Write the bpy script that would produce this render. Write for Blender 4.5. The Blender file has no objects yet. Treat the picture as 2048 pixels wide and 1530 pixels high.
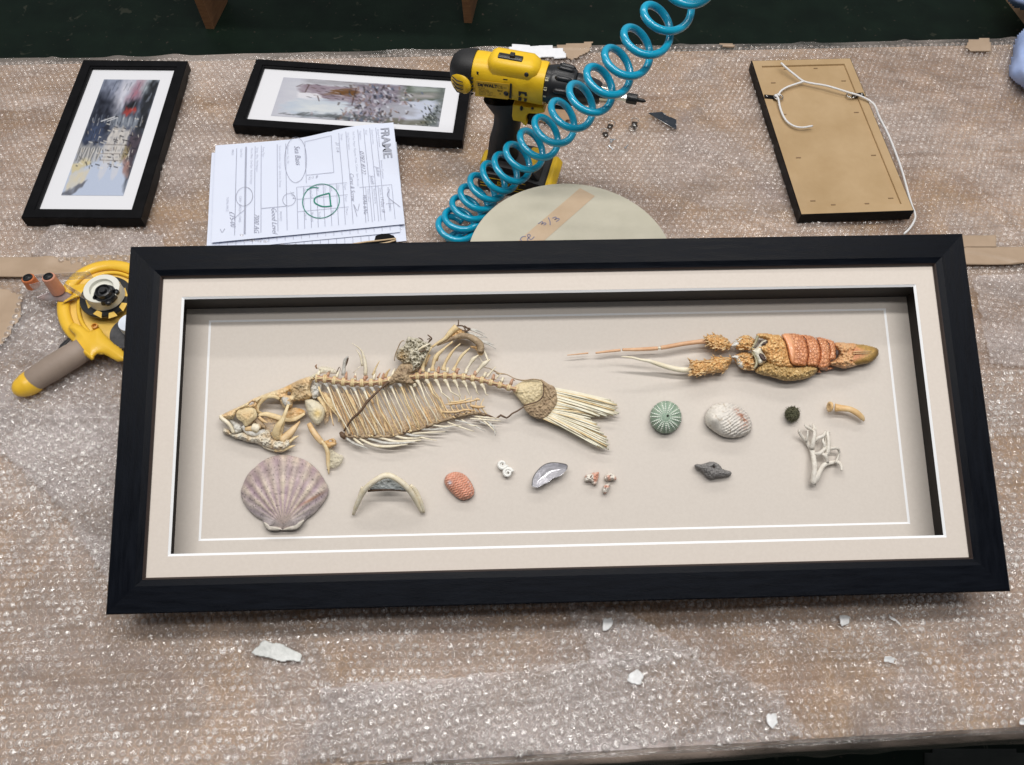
import bpy, bmesh, math, random
import numpy as np
from mathutils import Matrix, Vector, Euler
from mathutils.geometry import tessellate_polygon
random.seed(7); RNG = np.random.default_rng(7)
sc = bpy.context.scene
COL = sc.collection
# ------------------------------------------------------------------ camera
F = 1650.0; CX, CY = 1024.0, 765.0
CAM = np.array([0, 0, 1.0])
MC = np.array((Matrix.Rotation(math.radians(31), 3, 'X') @ Matrix.Rotation(math.radians(2), 3, 'Z')))
V = [0.19141, -0.019215, -0.023783, -0.073772, -0.1436, 0.937574, 0.42178, 0.038306, 0.037581, 0.005024,
     0.06321, 0.06249, 0.077903, 0.077241, 0.054107, -0.013666, -0.000553]
S = 1.03                                     # width of the big frame in metres
MF = np.array(Euler(V[:3], 'XYZ').to_matrix())
CF = np.array(V[3:6]) * S                    # camera in frame coordinates
RFW = MC @ MF.T                              # frame -> world rotation
FRAME_M = Matrix.Translation(Vector(CAM - RFW @ CF)) @ Matrix(RFW.tolist()).to_4x4()
HF = V[6] * S; ZB = -V[14] * S               # frame height, backing depth


def _ray(px, py, M):
    px = np.asarray(px, float); py = np.asarray(py, float)
    d = np.stack([(px - CX) / F, -(py - CY) / F, -np.ones_like(px)], -1)
    return d @ M.T


def FP(px, py, h=0.0):
    """photo point -> point in the big frame's own coordinates, h above the backing board"""
    d = _ray(px, py, MF); t = (ZB + np.asarray(h) - CF[2]) / d[..., 2]
    return CF + t[..., None] * d


def TP(px, py, z=0.0):
    d = _ray(px, py, MC); t = (np.asarray(z) - 1.0) / d[..., 2]
    return CAM + t[..., None] * d


def pxm(px, py, z=0.0):
    p = TP(px, py, z) - CAM
    return F / float(-(p @ MC)[2])


def Z(x0, y0, s):
    return lambda X, Y: (x0 + X / s, y0 + Y / s)


def zz(z, pts):
    return [z(*p[:2]) + tuple(p[2:]) for p in pts]


ZA = Z(420, 620, 4.876); ZBq = Z(820, 620, 4.655); ZC = Z(420, 740, 8.5); ZD = Z(620, 640, 9.56); ZE = Z(600, 780, 9.0)
ZF = Z(780, 640, 9.31); ZL = Z(1120, 640, 3.103); ZG = Z(1440, 650, 6.024); ZH = Z(1200, 650, 6.827)
ZSC = Z(460, 890, 5.12); ZSD = Z(870, 890, 5.251); ZSE = Z(1280, 780, 4.267); ZDR = Z(880, 90, 3.657); ZT = Z(0, 510, 4.78)
ZDR2 = Z(880, 90, 6.827); Z3 = Z(1480, 100, 4.026); ZK = Z(1160, 100, 6.954)

# ------------------------------------------------------------------ node helpers
MATS = {}


def nt_new(name):
    m = bpy.data.materials.new(name); m.use_nodes = True
    nt = m.node_tree; nt.nodes.clear()
    out = nt.nodes.new('ShaderNodeOutputMaterial')
    return m, nt, out


def N(nt, t, **kw):
    n = nt.nodes.new(t)
    for k, v in kw.items():
        if k.startswith('i_'):
            k = k[2:]
            k = int(k) if k.isdigit() else k.replace('_', ' ')
            n.inputs[k].default_value = v
        else:
            setattr(n, k, v)
    return n


def ramp(nt, fac, stops):
    r = N(nt, 'ShaderNodeValToRGB')
    cr = r.color_ramp
    while len(cr.elements) < len(stops): cr.elements.new(.5)
    for e, (p, c) in zip(cr.elements, stops):
        e.position = p; e.color = tuple(c) + (1,) if len(c) == 3 else c
    nt.links.new(fac, r.inputs['Fac'])
    return r.outputs['Color']


def srgb(r, g, b):
    f = lambda c: (c / 255 / 12.92) if c / 255 <= .04045 else ((c / 255 + .055) / 1.055) ** 2.4
    return (f(r), f(g), f(b))


def pm(name, c1, c2=None, c3=None, scale=60, rough=.5, bump=0, bscale=200, coat=0, metal=0, spec=.5, trans=0, stretch=None,
       vcol=False, sss=0, crack=None, detail=5, rvar=0, anis=None):
    """procedural principled material with mottled colour, optional cracks and bump"""
    if name in MATS: return MATS[name]
    m, nt, out = nt_new(name); L = nt.links.new
    b = N(nt, 'ShaderNodeBsdfPrincipled')
    L(b.outputs[0], out.inputs[0])
    tc = N(nt, 'ShaderNodeTexCoord'); co = tc.outputs['Object']
    if stretch:
        mp = N(nt, 'ShaderNodeMapping'); mp.inputs['Scale'].default_value = stretch
        L(co, mp.inputs[0]); co = mp.outputs[0]
    n1 = N(nt, 'ShaderNodeTexNoise', i_Scale=scale, i_Detail=detail, i_Roughness=.6); L(co, n1.inputs['Vector'])
    if vcol:
        va = N(nt, 'ShaderNodeVertexColor', layer_name='Col')
        mx = N(nt, 'ShaderNodeMix', data_type='RGBA', blend_type='MULTIPLY'); mx.inputs[0].default_value = 1
        L(va.outputs[0], mx.inputs[6])
        L(ramp(nt, n1.outputs['Fac'], [(.3, (.82,) * 3), (.7, (1,) * 3)]), mx.inputs[7])
        c = mx.outputs[2]
    elif c2 is not None:
        st = [(.32, c1), (.66, c2)] if c3 is None else [(.3, c1), (.5, c2), (.68, c3)]
        c = ramp(nt, n1.outputs['Fac'], st)
    else:
        rg = N(nt, 'ShaderNodeRGB'); rg.outputs[0].default_value = tuple(c1) + (1,); c = rg.outputs[0]
    hgt = None
    if crack:
        cs, cc, cw = crack
        nz = N(nt, 'ShaderNodeTexNoise', i_Scale=cs * 1.2, i_Detail=2); L(co, nz.inputs['Vector'])
        ad = N(nt, 'ShaderNodeMix', data_type='RGBA', blend_type='ADD'); ad.inputs[0].default_value = .25 / cs
        L(co, ad.inputs[6]); L(nz.outputs['Color'], ad.inputs[7])
        vo = N(nt, 'ShaderNodeTexVoronoi', feature='DISTANCE_TO_EDGE', i_Scale=cs); L(ad.outputs[2], vo.inputs['Vector'])
        f = ramp(nt, vo.outputs['Distance'], [(0, (0, 0, 0)), (cw, (1, 1, 1))])
        mx = N(nt, 'ShaderNodeMix', data_type='RGBA'); L(f, mx.inputs[0])
        mx.inputs[6].default_value = tuple(cc) + (1,); L(c, mx.inputs[7]); c = mx.outputs[2]
        hgt = f
    L(c, b.inputs['Base Color'])
    b.inputs['Roughness'].default_value = rough
    if rvar:
        L(ramp(nt, n1.outputs['Fac'], [(.3, (max(rough - rvar, .02),) * 3), (.7, (min(rough + rvar, 1),) * 3)]), b.inputs['Roughness'])
    b.inputs['Metallic'].default_value = metal
    b.inputs['Specular IOR Level'].default_value = spec
    b.inputs['Coat Weight'].default_value = coat; b.inputs['Coat Roughness'].default_value = .06
    b.inputs['Transmission Weight'].default_value = trans
    if sss:
        b.inputs['Subsurface Weight'].default_value = sss; b.inputs['Subsurface Scale'].default_value = .004
    if bump:
        n2 = N(nt, 'ShaderNodeTexNoise', i_Scale=bscale, i_Detail=4); L(co, n2.inputs['Vector'])
        bp = N(nt, 'ShaderNodeBump', i_Strength=bump, i_Distance=.002)
        h = n2.outputs['Fac']
        if hgt is not None:
            ma = N(nt, 'ShaderNodeMath', operation='MULTIPLY_ADD'); L(hgt, ma.inputs[0]); ma.inputs[1].default_value = 1.0; L(h, ma.inputs[2]); h = ma.outputs[0]
        L(h, bp.inputs['Height']); L(bp.outputs[0], b.inputs['Normal'])
    MATS[name] = m
    return m


# ------------------------------------------------------------------ object helpers
def props(o, label=None, cat=None, group=None, kind=None):
    if label: o['label'] = label
    if cat: o['category'] = cat
    if group: o['group'] = group
    if kind: o['kind'] = kind
    return o


def mesh_obj(name, verts, faces, mat=None, parent=None, smooth=True, cols=None, mats=None, fm=None, auto=None):
    me = bpy.data.meshes.new(name)
    me.from_pydata([tuple(map(float, v)) for v in verts], [], [tuple(map(int, f)) for f in faces])
    me.update()
    for mm in (mats or ([mat] if mat else [])): me.materials.append(mm)
    if fm is not None: me.polygons.foreach_set('material_index', list(map(int, fm)))
    if smooth: me.polygons.foreach_set('use_smooth', [True] * len(me.polygons))
    if cols is not None:
        a = me.color_attributes.new('Col', 'FLOAT_COLOR', 'POINT')
        c = np.ones((len(verts), 4)); c[:, :3] = cols
        a.data.foreach_set('color', c.ravel())
    if auto is not None:
        bm = bmesh.new(); bm.from_mesh(me)
        for e in bm.edges:
            if len(e.link_faces) == 2 and e.calc_face_angle(0) > auto: e.smooth = False
        bm.to_mesh(me); bm.free()
    o = bpy.data.objects.new(name, me); COL.objects.link(o)
    if parent is not None: o.parent = parent
    return o


class MB:
    """collects shapes in local coordinates, minus an origin"""
    def __init__(s, org=(0, 0, 0)): s.v = []; s.f = []; s.m = []; s.c = []; s.o = np.array(org, float)

    def add(s, v, f, mi=0, c=None):
        n = len(s.v); v = np.asarray(v, float) - s.o
        s.v += list(v); s.f += [tuple(i + n for i in q) for q in f]; s.m += [mi] * len(f)
        s.c += list(np.broadcast_to(c, (len(v), 3))) if c is not None else [(1, 1, 1)] * len(v)
        return s

    def box(s, lo, hi, mi=0):
        x0, y0, z0 = lo; x1, y1, z1 = hi
        v = [(x0, y0, z0), (x1, y0, z0), (x1, y1, z0), (x0, y1, z0), (x0, y0, z1), (x1, y0, z1), (x1, y1, z1), (x0, y1, z1)]
        return s.add(v, [(3, 2, 1, 0), (4, 5, 6, 7), (0, 1, 5, 4), (1, 2, 6, 5), (2, 3, 7, 6), (3, 0, 4, 7)], mi)

    def tube(s, pts, r, seg=8, mi=0, cap=True, flat=1.0, smoothn=0, up=(0, 0, 1), c=None):
        P = np.array(pts, float); R = np.broadcast_to(np.asarray(r, float), (len(P),)).copy()
        if smoothn: P, R = spline(P, R, smoothn)
        T = np.gradient(P, axis=0); T /= np.linalg.norm(T, axis=1)[:, None] + 1e-12
        up = np.array(up, float); vs = []
        n = np.cross(T[0], up);
        if np.linalg.norm(n) < 1e-3: n = np.cross(T[0], (1, 0, 0))
        for i in range(len(P)):
            n = n - T[i] * (n @ T[i]); n /= np.linalg.norm(n) + 1e-12; b = np.cross(n, T[i])
            for k in range(seg):
                a = 2 * math.pi * k / seg
                vs.append(P[i] + R[i] * (math.cos(a) * n + flat * math.sin(a) * b))
        fs = []
        for i in range(len(P) - 1):
            for k in range(seg):
                a, b2 = i * seg + k, i * seg + (k + 1) % seg
                fs.append((a, b2, b2 + seg, a + seg))
        if cap:
            fs.append(tuple(range(seg))[::-1]); fs.append(tuple((len(P) - 1) * seg + k for k in range(seg)))
        return s.add(vs, fs, mi, c)

    def lathe(s, prof, c, axis, seg=24, mi=0, e1=None, sq=2.0, ry=1.0):
        """prof: (t along axis, radius)"""
        A = np.array(axis, float); A /= np.linalg.norm(A)
        u = np.array(e1 if e1 is not None else ((0, 0, 1) if abs(A[2]) < .9 else (1, 0, 0)), float)
        u -= A * (u @ A); u /= np.linalg.norm(u); w = np.cross(A, u); vs = []
        for t, r in prof:
            for k in range(seg):
                a = 2 * math.pi * k / seg; ca, sa = math.cos(a), math.sin(a)
                q = (abs(ca) ** sq + abs(sa) ** sq) ** (-1 / sq)
                vs.append(np.array(c) + A * t + r * q * (ca * u + ry * sa * w))
        fs = []
        for i in range(len(prof) - 1):
            for k in range(seg):
                a, b = i * seg + k, i * seg + (k + 1) % seg
                fs.append((a, b, b + seg, a + seg))
        fs.append(tuple(range(seg))[::-1]); fs.append(tuple((len(prof) - 1) * seg + k for k in range(seg)))
        return s.add(vs, fs, mi)

    def prism(s, pts, z0, z1, mi=0, P=None, mis=None):
        """pts: xy list; P maps (x,y,z)->3d"""
        n = len(pts); P = P or (lambda x, y, z: (x, y, z))
        v = [P(x, y, z0) for x, y in pts] + [P(x, y, z1) for x, y in pts]
        tri = tessellate_polygon([[Vector((x, y, 0)) for x, y in pts]])
        f = [tuple(t) for t in tri] + [tuple(i + n for i in t) for t in tri]
        f += [(i, (i + 1) % n, (i + 1) % n + n, i + n) for i in range(n)]
        s.add(v, f, mi)
        return s

    def sph(s, c, r, n=6, mi=0, sc_=(1, 1, 1)):
        vs = [];
        for i in range(n + 1):
            th = math.pi * i / n
            for k in range(n * 2 if n > 3 else 6):
                a = 2 * math.pi * k / (n * 2 if n > 3 else 6)
                vs.append(np.array(c) + r * np.array([math.sin(th) * math.cos(a) * sc_[0], math.sin(th) * math.sin(a) * sc_[1], math.cos(th) * sc_[2]]))
        m = n * 2 if n > 3 else 6
        fs = [(i * m + k, i * m + (k + 1) % m, (i + 1) * m + (k + 1) % m, (i + 1) * m + k) for i in range(n) for k in range(m)]
        return s.add(vs, fs, mi)

    def build(s, name, mat, parent=None, smooth=True, auto=None, vc=False, bev=None):
        ms = mat if isinstance(mat, (list, tuple)) else [mat]
        o = mesh_obj(name, s.v, s.f, mats=ms, parent=parent, smooth=smooth, fm=s.m, cols=np.array(s.c) if vc else None)
        bm = bmesh.new(); bm.from_mesh(o.data)
        if bev or auto is not None: bmesh.ops.remove_doubles(bm, verts=bm.verts, dist=1e-6)
        bmesh.ops.recalc_face_normals(bm, faces=bm.faces)
        if auto is not None or bev:
            for e in bm.edges:
                if len(e.link_faces) == 2 and e.calc_face_angle(0) > (auto or .6): e.smooth = False
        bm.to_mesh(o.data); bm.free()
        if bev:
            md = o.modifiers.new('b', 'BEVEL'); md.width = bev; md.segments = 2; md.limit_method = 'ANGLE'; md.angle_limit = .6
        return o


def spline(P, R, n):
    P = np.array(P, float); R = np.array(R, float)
    if len(P) < 3: 
        t = np.linspace(0, 1, n + 1)[:, None]
        return P[0] * (1 - t) + P[-1] * t, R[0] * (1 - t[:, 0]) + R[-1] * t[:, 0]
    Q = np.vstack([2 * P[0] - P[1], P, 2 * P[-1] - P[-2]]); RR = np.concatenate([[R[0]], R, [R[-1]]])
    o, r = [], []
    for i in range(1, len(Q) - 2):
        for k in range(n):
            t = k / n
            o.append(.5 * (2 * Q[i] + (Q[i + 1] - Q[i - 1]) * t + (2 * Q[i - 1] - 5 * Q[i] + 4 * Q[i + 1] - Q[i + 2]) * t * t + (-Q[i - 1] + 3 * Q[i] - 3 * Q[i + 1] + Q[i + 2]) * t ** 3))
            r.append(RR[i] * (1 - t) + RR[i + 1] * t)
    o.append(P[-1]); r.append(R[-1])
    return np.array(o), np.array(r)


def smooth_poly(pts, n=5, closed=True):
    P = np.array([p[:2] for p in pts], float); m = len(P); o = []
    for i in range(m):
        a, b, c, d = P[i - 1], P[i], P[(i + 1) % m], P[(i + 2) % m]
        for k in range(n):
            t = k / n
            o.append(.5 * (2 * b + (c - a) * t + (2 * a - 5 * b + 4 * c - d) * t * t + (-a + 3 * b - 3 * c + d) * t ** 3))
    return np.array(o)


def inside(x, y, poly):
    r = np.zeros(x.shape, bool); n = len(poly)
    for i in range(n):
        x1, y1 = poly[i]; x2, y2 = poly[(i + 1) % n]
        c = ((y1 > y) != (y2 > y))
        with np.errstate(divide='ignore', invalid='ignore'):
            xi = (x2 - x1) * (y - y1) / (y2 - y1 if y2 != y1 else 1e-9) + x1
        r ^= c & (x < xi)
    return r


def pdist(x, y, poly, closed=True):
    d = np.full(x.shape, 1e9); n = len(poly)
    for i in range(n if closed else n - 1):
        a = np.array(poly[i][:2], float); b = np.array(poly[(i + 1) % n][:2], float); ab = b - a; L2 = ab @ ab + 1e-12
        t = np.clip(((x - a[0]) * ab[0] + (y - a[1]) * ab[1]) / L2, 0, 1)
        d = np.minimum(d, np.hypot(x - a[0] - t * ab[0], y - a[1] - t * ab[1]))
    return d


def vnoise(x, y, s, seed=0):
    """smooth value noise, numpy"""
    r = np.random.default_rng(seed).random((64, 64)); X = x / s; Y = y / s
    xi = np.floor(X).astype(int); yi = np.floor(Y).astype(int); fx = X - xi; fy = Y - yi
    fx = fx * fx * (3 - 2 * fx); fy = fy * fy * (3 - 2 * fy)
    g = lambda a, b: r[a % 64, b % 64]
    return (g(xi, yi) * (1 - fx) + g(xi + 1, yi) * fx) * (1 - fy) + (g(xi, yi + 1) * (1 - fx) + g(xi + 1, yi + 1) * fx) * fy


def relief(name, parent, poly, mat, h0=.002, dome=.004, proj=FP, org=(0, 0, 0), step=1.3, holes=(), zf=None, cf=None, p=.5, dmax=None,
           skirt=.0015, rough=.0, sm=4, seed=1, bottom=False):
    """a thick shell whose outline is poly (photo points) lying in its own plane, domed and roughened"""
    poly = smooth_poly(poly, sm) if sm > 1 else np.array([q[:2] for q in poly], float)
    x0, y0 = poly.min(0) - step; x1, y1 = poly.max(0) + step
    nx = int((x1 - x0) / step) + 1; ny = int((y1 - y0) / step) + 1
    X, Y = np.meshgrid(x0 + np.arange(nx) * step, y0 + np.arange(ny) * step, indexing='ij')
    ins = inside(X, Y, poly); d = pdist(X, Y, poly)
    for hp in holes:
        hp = smooth_poly(hp, 4); ins &= ~inside(X, Y, hp); d = np.minimum(d, pdist(X, Y, hp))
    # pull the grid points just outside onto the outline
    near = (~ins) & (d < step * .75)
    dm = dmax or max(d[ins].max(), 1e-6)
    k = np.clip(np.where(ins, d, 0) / dm, 0, 1)
    h = h0 + dome * (1 - (1 - k) ** 2) ** p
    if rough: h = h + rough * (vnoise(X, Y, 3.1, seed) + .6 * vnoise(X, Y, 1.5, seed + 1) - .8) * np.clip(k * 4, 0, 1)
    if zf is not None: h = h + zf(X, Y, k)
    use = ins | near
    P3 = proj(X.ravel(), Y.ravel(), h.ravel()) - np.array(org)
    idx = -np.ones(nx * ny, int); quads = []
    U = use
    q = U[:-1, :-1] & U[1:, :-1] & U[1:, 1:] & U[:-1, 1:]
    ii, jj = np.nonzero(q)
    g = lambda i, j: i * ny + j
    Q = np.stack([g(ii, jj), g(ii, jj + 1), g(ii + 1, jj + 1), g(ii + 1, jj)], 1)
    used = np.unique(Q); idx[used] = np.arange(len(used)); Qn = idx[Q]
    v = P3[used]; n = len(v)
    # boundary skirt
    E = {}
    for qd in Qn:
        for a in range(4):
            e = (int(qd[a]), int(qd[(a + 1) % 4]))
            if (e[1], e[0]) in E: del E[(e[1], e[0])]
            else: E[e] = 1
    hb = np.full(len(used), 0.0)
    lower = proj(X.ravel()[used], Y.ravel()[used], np.maximum(h.ravel()[used] - skirt, 0.0002)) - np.array(org)
    bset = sorted({i for e in E for i in e}); bi = {b: n + k2 for k2, b in enumerate(bset)}
    v2 = np.vstack([v, lower[bset]]) if bset else v
    fs = [tuple(map(int, qd)) for qd in Qn] + [(e[1], e[0], bi[e[0]], bi[e[1]]) for e in E]
    cols = None
    if cf is not None:
        c = cf(X.ravel()[used], Y.ravel()[used], k.ravel()[used]); cols = np.vstack([c, c[bset]]) if bset else c
        cols = np.clip(cols, 0, 1)
    o = mesh_obj(name, v2, fs, mat, parent, True, cols)
    return o


def thing(name, label, cat, loc=(0, 0, 0), group=None, inframe=False, rotz=0):
    o = bpy.data.objects.new(name, None); COL.objects.link(o); o.empty_display_size = .02
    M = Matrix.Translation(Vector(loc)) @ Matrix.Rotation(rotz, 4, 'Z')
    o.matrix_world = (FRAME_M @ M) if inframe else M
    return props(o, label, cat, group)


def root_mesh(o, label, cat, loc=None, group=None, inframe=False):
    if loc is not None:
        M = Matrix.Translation(Vector(loc)); o.matrix_world = (FRAME_M @ M) if inframe else M
    return props(o, label, cat, group)


def f3(p, h=None):
    return FP(np.array(p[0]), np.array(p[1]), p[2] if h is None else h)


def fpts(pts, h=.01):
    return [FP(np.array(float(p[0])), np.array(float(p[1])), (p[2] if len(p) > 2 else h)) for p in pts]


def tpts(pts, h=.01):
    return [TP(np.array(float(p[0])), np.array(float(p[1])), (p[2] if len(p) > 2 else h)) for p in pts]


K = .00059  # metres per photo pixel on the backing board
# ================================================================== SETTING
# ---- camera
cam = bpy.data.cameras.new('camera'); cam.sensor_width = 36; cam.lens = F / 2048 * 36; cam.clip_start = .02; cam.clip_end = 60
co = bpy.data.objects.new('camera', cam); COL.objects.link(co)
co.matrix_world = Matrix.Translation(Vector(CAM)) @ Matrix(MC.tolist()).to_4x4(); sc.camera = co
def world_grad():   # the workshop is darker on the near side, where the photographer stands
    nt = w.node_tree; L = nt.links.new; bg = nt.nodes['Background']
    tc = N(nt, 'ShaderNodeTexCoord'); sp = N(nt, 'ShaderNodeSeparateXYZ'); L(tc.outputs['Generated'], sp.inputs[0])
    mr = N(nt, 'ShaderNodeMapRange'); L(sp.outputs['Y'], mr.inputs[0]); mr.inputs[1].default_value = -.8; mr.inputs[2].default_value = .6; mr.inputs[3].default_value = .08; mr.inputs[4].default_value = .27
    L(mr.outputs[0], bg.inputs[1])


# ---- lights: fluorescent tubes on the workshop ceiling
w = bpy.data.worlds.new('World'); sc.world = w; w.use_nodes = True
w.node_tree.nodes['Background'].inputs[0].default_value = (.93, .95, 1.0, 1); w.node_tree.nodes['Background'].inputs[1].default_value = .30


world_grad()


def tube_light(name, loc, sx, sy, e, col=(1, .965, .93)):
    l = bpy.data.lights.new(name, 'AREA'); l.shape = 'RECTANGLE'; l.size = sx; l.size_y = sy; l.energy = e; l.color = col
    o = bpy.data.objects.new(name, l); COL.objects.link(o); o.location = loc
    d = Vector((0, .55, 0)) - Vector(loc); o.rotation_euler = d.to_track_quat('-Z', 'Y').to_euler()
    return o


def tube_light2(name, loc, sx, sy, e, col=(1, .965, .93)):
    o = tube_light(name, loc, sx, sy, e, col); o.rotation_euler = (0, 0, 0); return o


tube_light2('ceiling_tube_lamp', (-.1, 2.50, 3.0), 3.4, .16, 36)
tube_light2('ceiling_tube_lamp', (.1, .85, 3.0), 3.4, .16, 64)
tube_light2('ceiling_tube_lamp', (0, .05, 3.0), 3.2, .16, 30)
sc.view_settings.view_transform = 'Standard'; sc.view_settings.look = 'None'; sc.view_settings.exposure = 0; sc.view_settings.gamma = 1
sc.cycles.use_denoising = True; sc.cycles.max_bounces = 8; sc.cycles.transparent_max_bounces = 16; sc.cycles.sample_clamp_indirect = 4

# ---- floor
m, nt, out = nt_new('painted_floor'); L = nt.links.new
b = N(nt, 'ShaderNodeBsdfPrincipled', i_Roughness=.6); L(b.outputs[0], out.inputs[0]); b.inputs['Specular IOR Level'].default_value = .2
tc = N(nt, 'ShaderNodeTexCoord')
n1 = N(nt, 'ShaderNodeTexNoise', i_Scale=9, i_Detail=6); L(tc.outputs['Object'], n1.inputs['Vector'])
n2 = N(nt, 'ShaderNodeTexNoise', i_Scale=20, i_Detail=3, i_Distortion=1.2); L(tc.outputs['Object'], n2.inputs['Vector'])
n3 = N(nt, 'ShaderNodeTexNoise', i_Scale=55, i_Detail=2); L(tc.outputs['Object'], n3.inputs['Vector'])
c1 = ramp(nt, n1.outputs['Fac'], [(.3, (.002, .0085, .005)), (.7, (.006, .017, .010))])
f = ramp(nt, n2.outputs['Fac'], [(.68, (0, 0, 0)), (.72, (.8,) * 3)])
f2 = ramp(nt, n3.outputs['Fac'], [(.70, (0, 0, 0)), (.74, (.7,) * 3)])
mx = N(nt, 'ShaderNodeMix', data_type='RGBA'); L(f, mx.inputs[0]); L(c1, mx.inputs[6]); mx.inputs[7].default_value = (.045, .05, .035, 1)
mx2 = N(nt, 'ShaderNodeMix', data_type='RGBA'); L(f2, mx2.inputs[0]); L(mx.outputs[2], mx2.inputs[6]); mx2.inputs[7].default_value = (.075, .055, .045, 1)
L(mx2.outputs[2], b.inputs['Base Color'])
fl = mesh_obj('floor', [(-5, -3, 0), (5, -3, 0), (5, 7, 0), (-5, 7, 0)], [(0, 1, 2, 3)], m); fl.location = (0, 0, -.88); fl['kind'] = 'structure'

# ---- the workbench, turned a little against the camera
TA = math.radians(4.85)
TE = np.array([math.cos(TA), math.sin(TA), 0]); TN = np.array([-math.sin(TA), math.cos(TA), 0]); T0 = np.array([0.0, .112, 0])
TD = 1.205                                    # depth of the bench top
bench = thing('workbench', 'long workbench with a worn kraft brown top under bubble wrap', 'workbench', T0, rotz=TA)
m, nt, out = nt_new('kraft_board'); L = nt.links.new
b = N(nt, 'ShaderNodeBsdfPrincipled', i_Roughness=.7); L(b.outputs[0], out.inputs[0])
tc = N(nt, 'ShaderNodeTexCoord')
n1 = N(nt, 'ShaderNodeTexNoise', i_Scale=3.5, i_Detail=8, i_Roughness=.62, i_Distortion=.6); L(tc.outputs['Object'], n1.inputs['Vector'])
c1 = ramp(nt, n1.outputs['Fac'], [(.34, (.27, .19, .145)), (.45, (.38, .255, .17)), (.53, (.45, .30, .175)), (.58, (.38, .28, .21)), (.66, (.35, .275, .245))])
n2 = N(nt, 'ShaderNodeTexNoise', i_Scale=26, i_Detail=6); L(tc.outputs['Object'], n2.inputs['Vector'])
mx = N(nt, 'ShaderNodeMix', data_type='RGBA', blend_type='MULTIPLY'); mx.inputs[0].default_value = 1; L(c1, mx.inputs[6])
L(ramp(nt, n2.outputs['Fac'], [(.3, (.78,) * 3), (.65, (1.08,) * 3)]), mx.inputs[7]); L(mx.outputs[2], b.inputs['Base Color'])
kraft_board = m
MB().box((-1.5, .004, -.038), (1.5, TD - .004, -.004)).build('bench_top', kraft_board, bench, smooth=False)
wood = pm('pine', (.25, .14, .07), (.36, .21, .11), scale=12, stretch=(8, 8, 1), rough=.6, bump=.2)
for x in (-1.35, 1.35):
    for y in (.08, TD - .08): MB().box((x - .035, y - .035, -.88), (x + .035, y + .035, -.0385)).build('leg', wood, bench, smooth=False)


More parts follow.
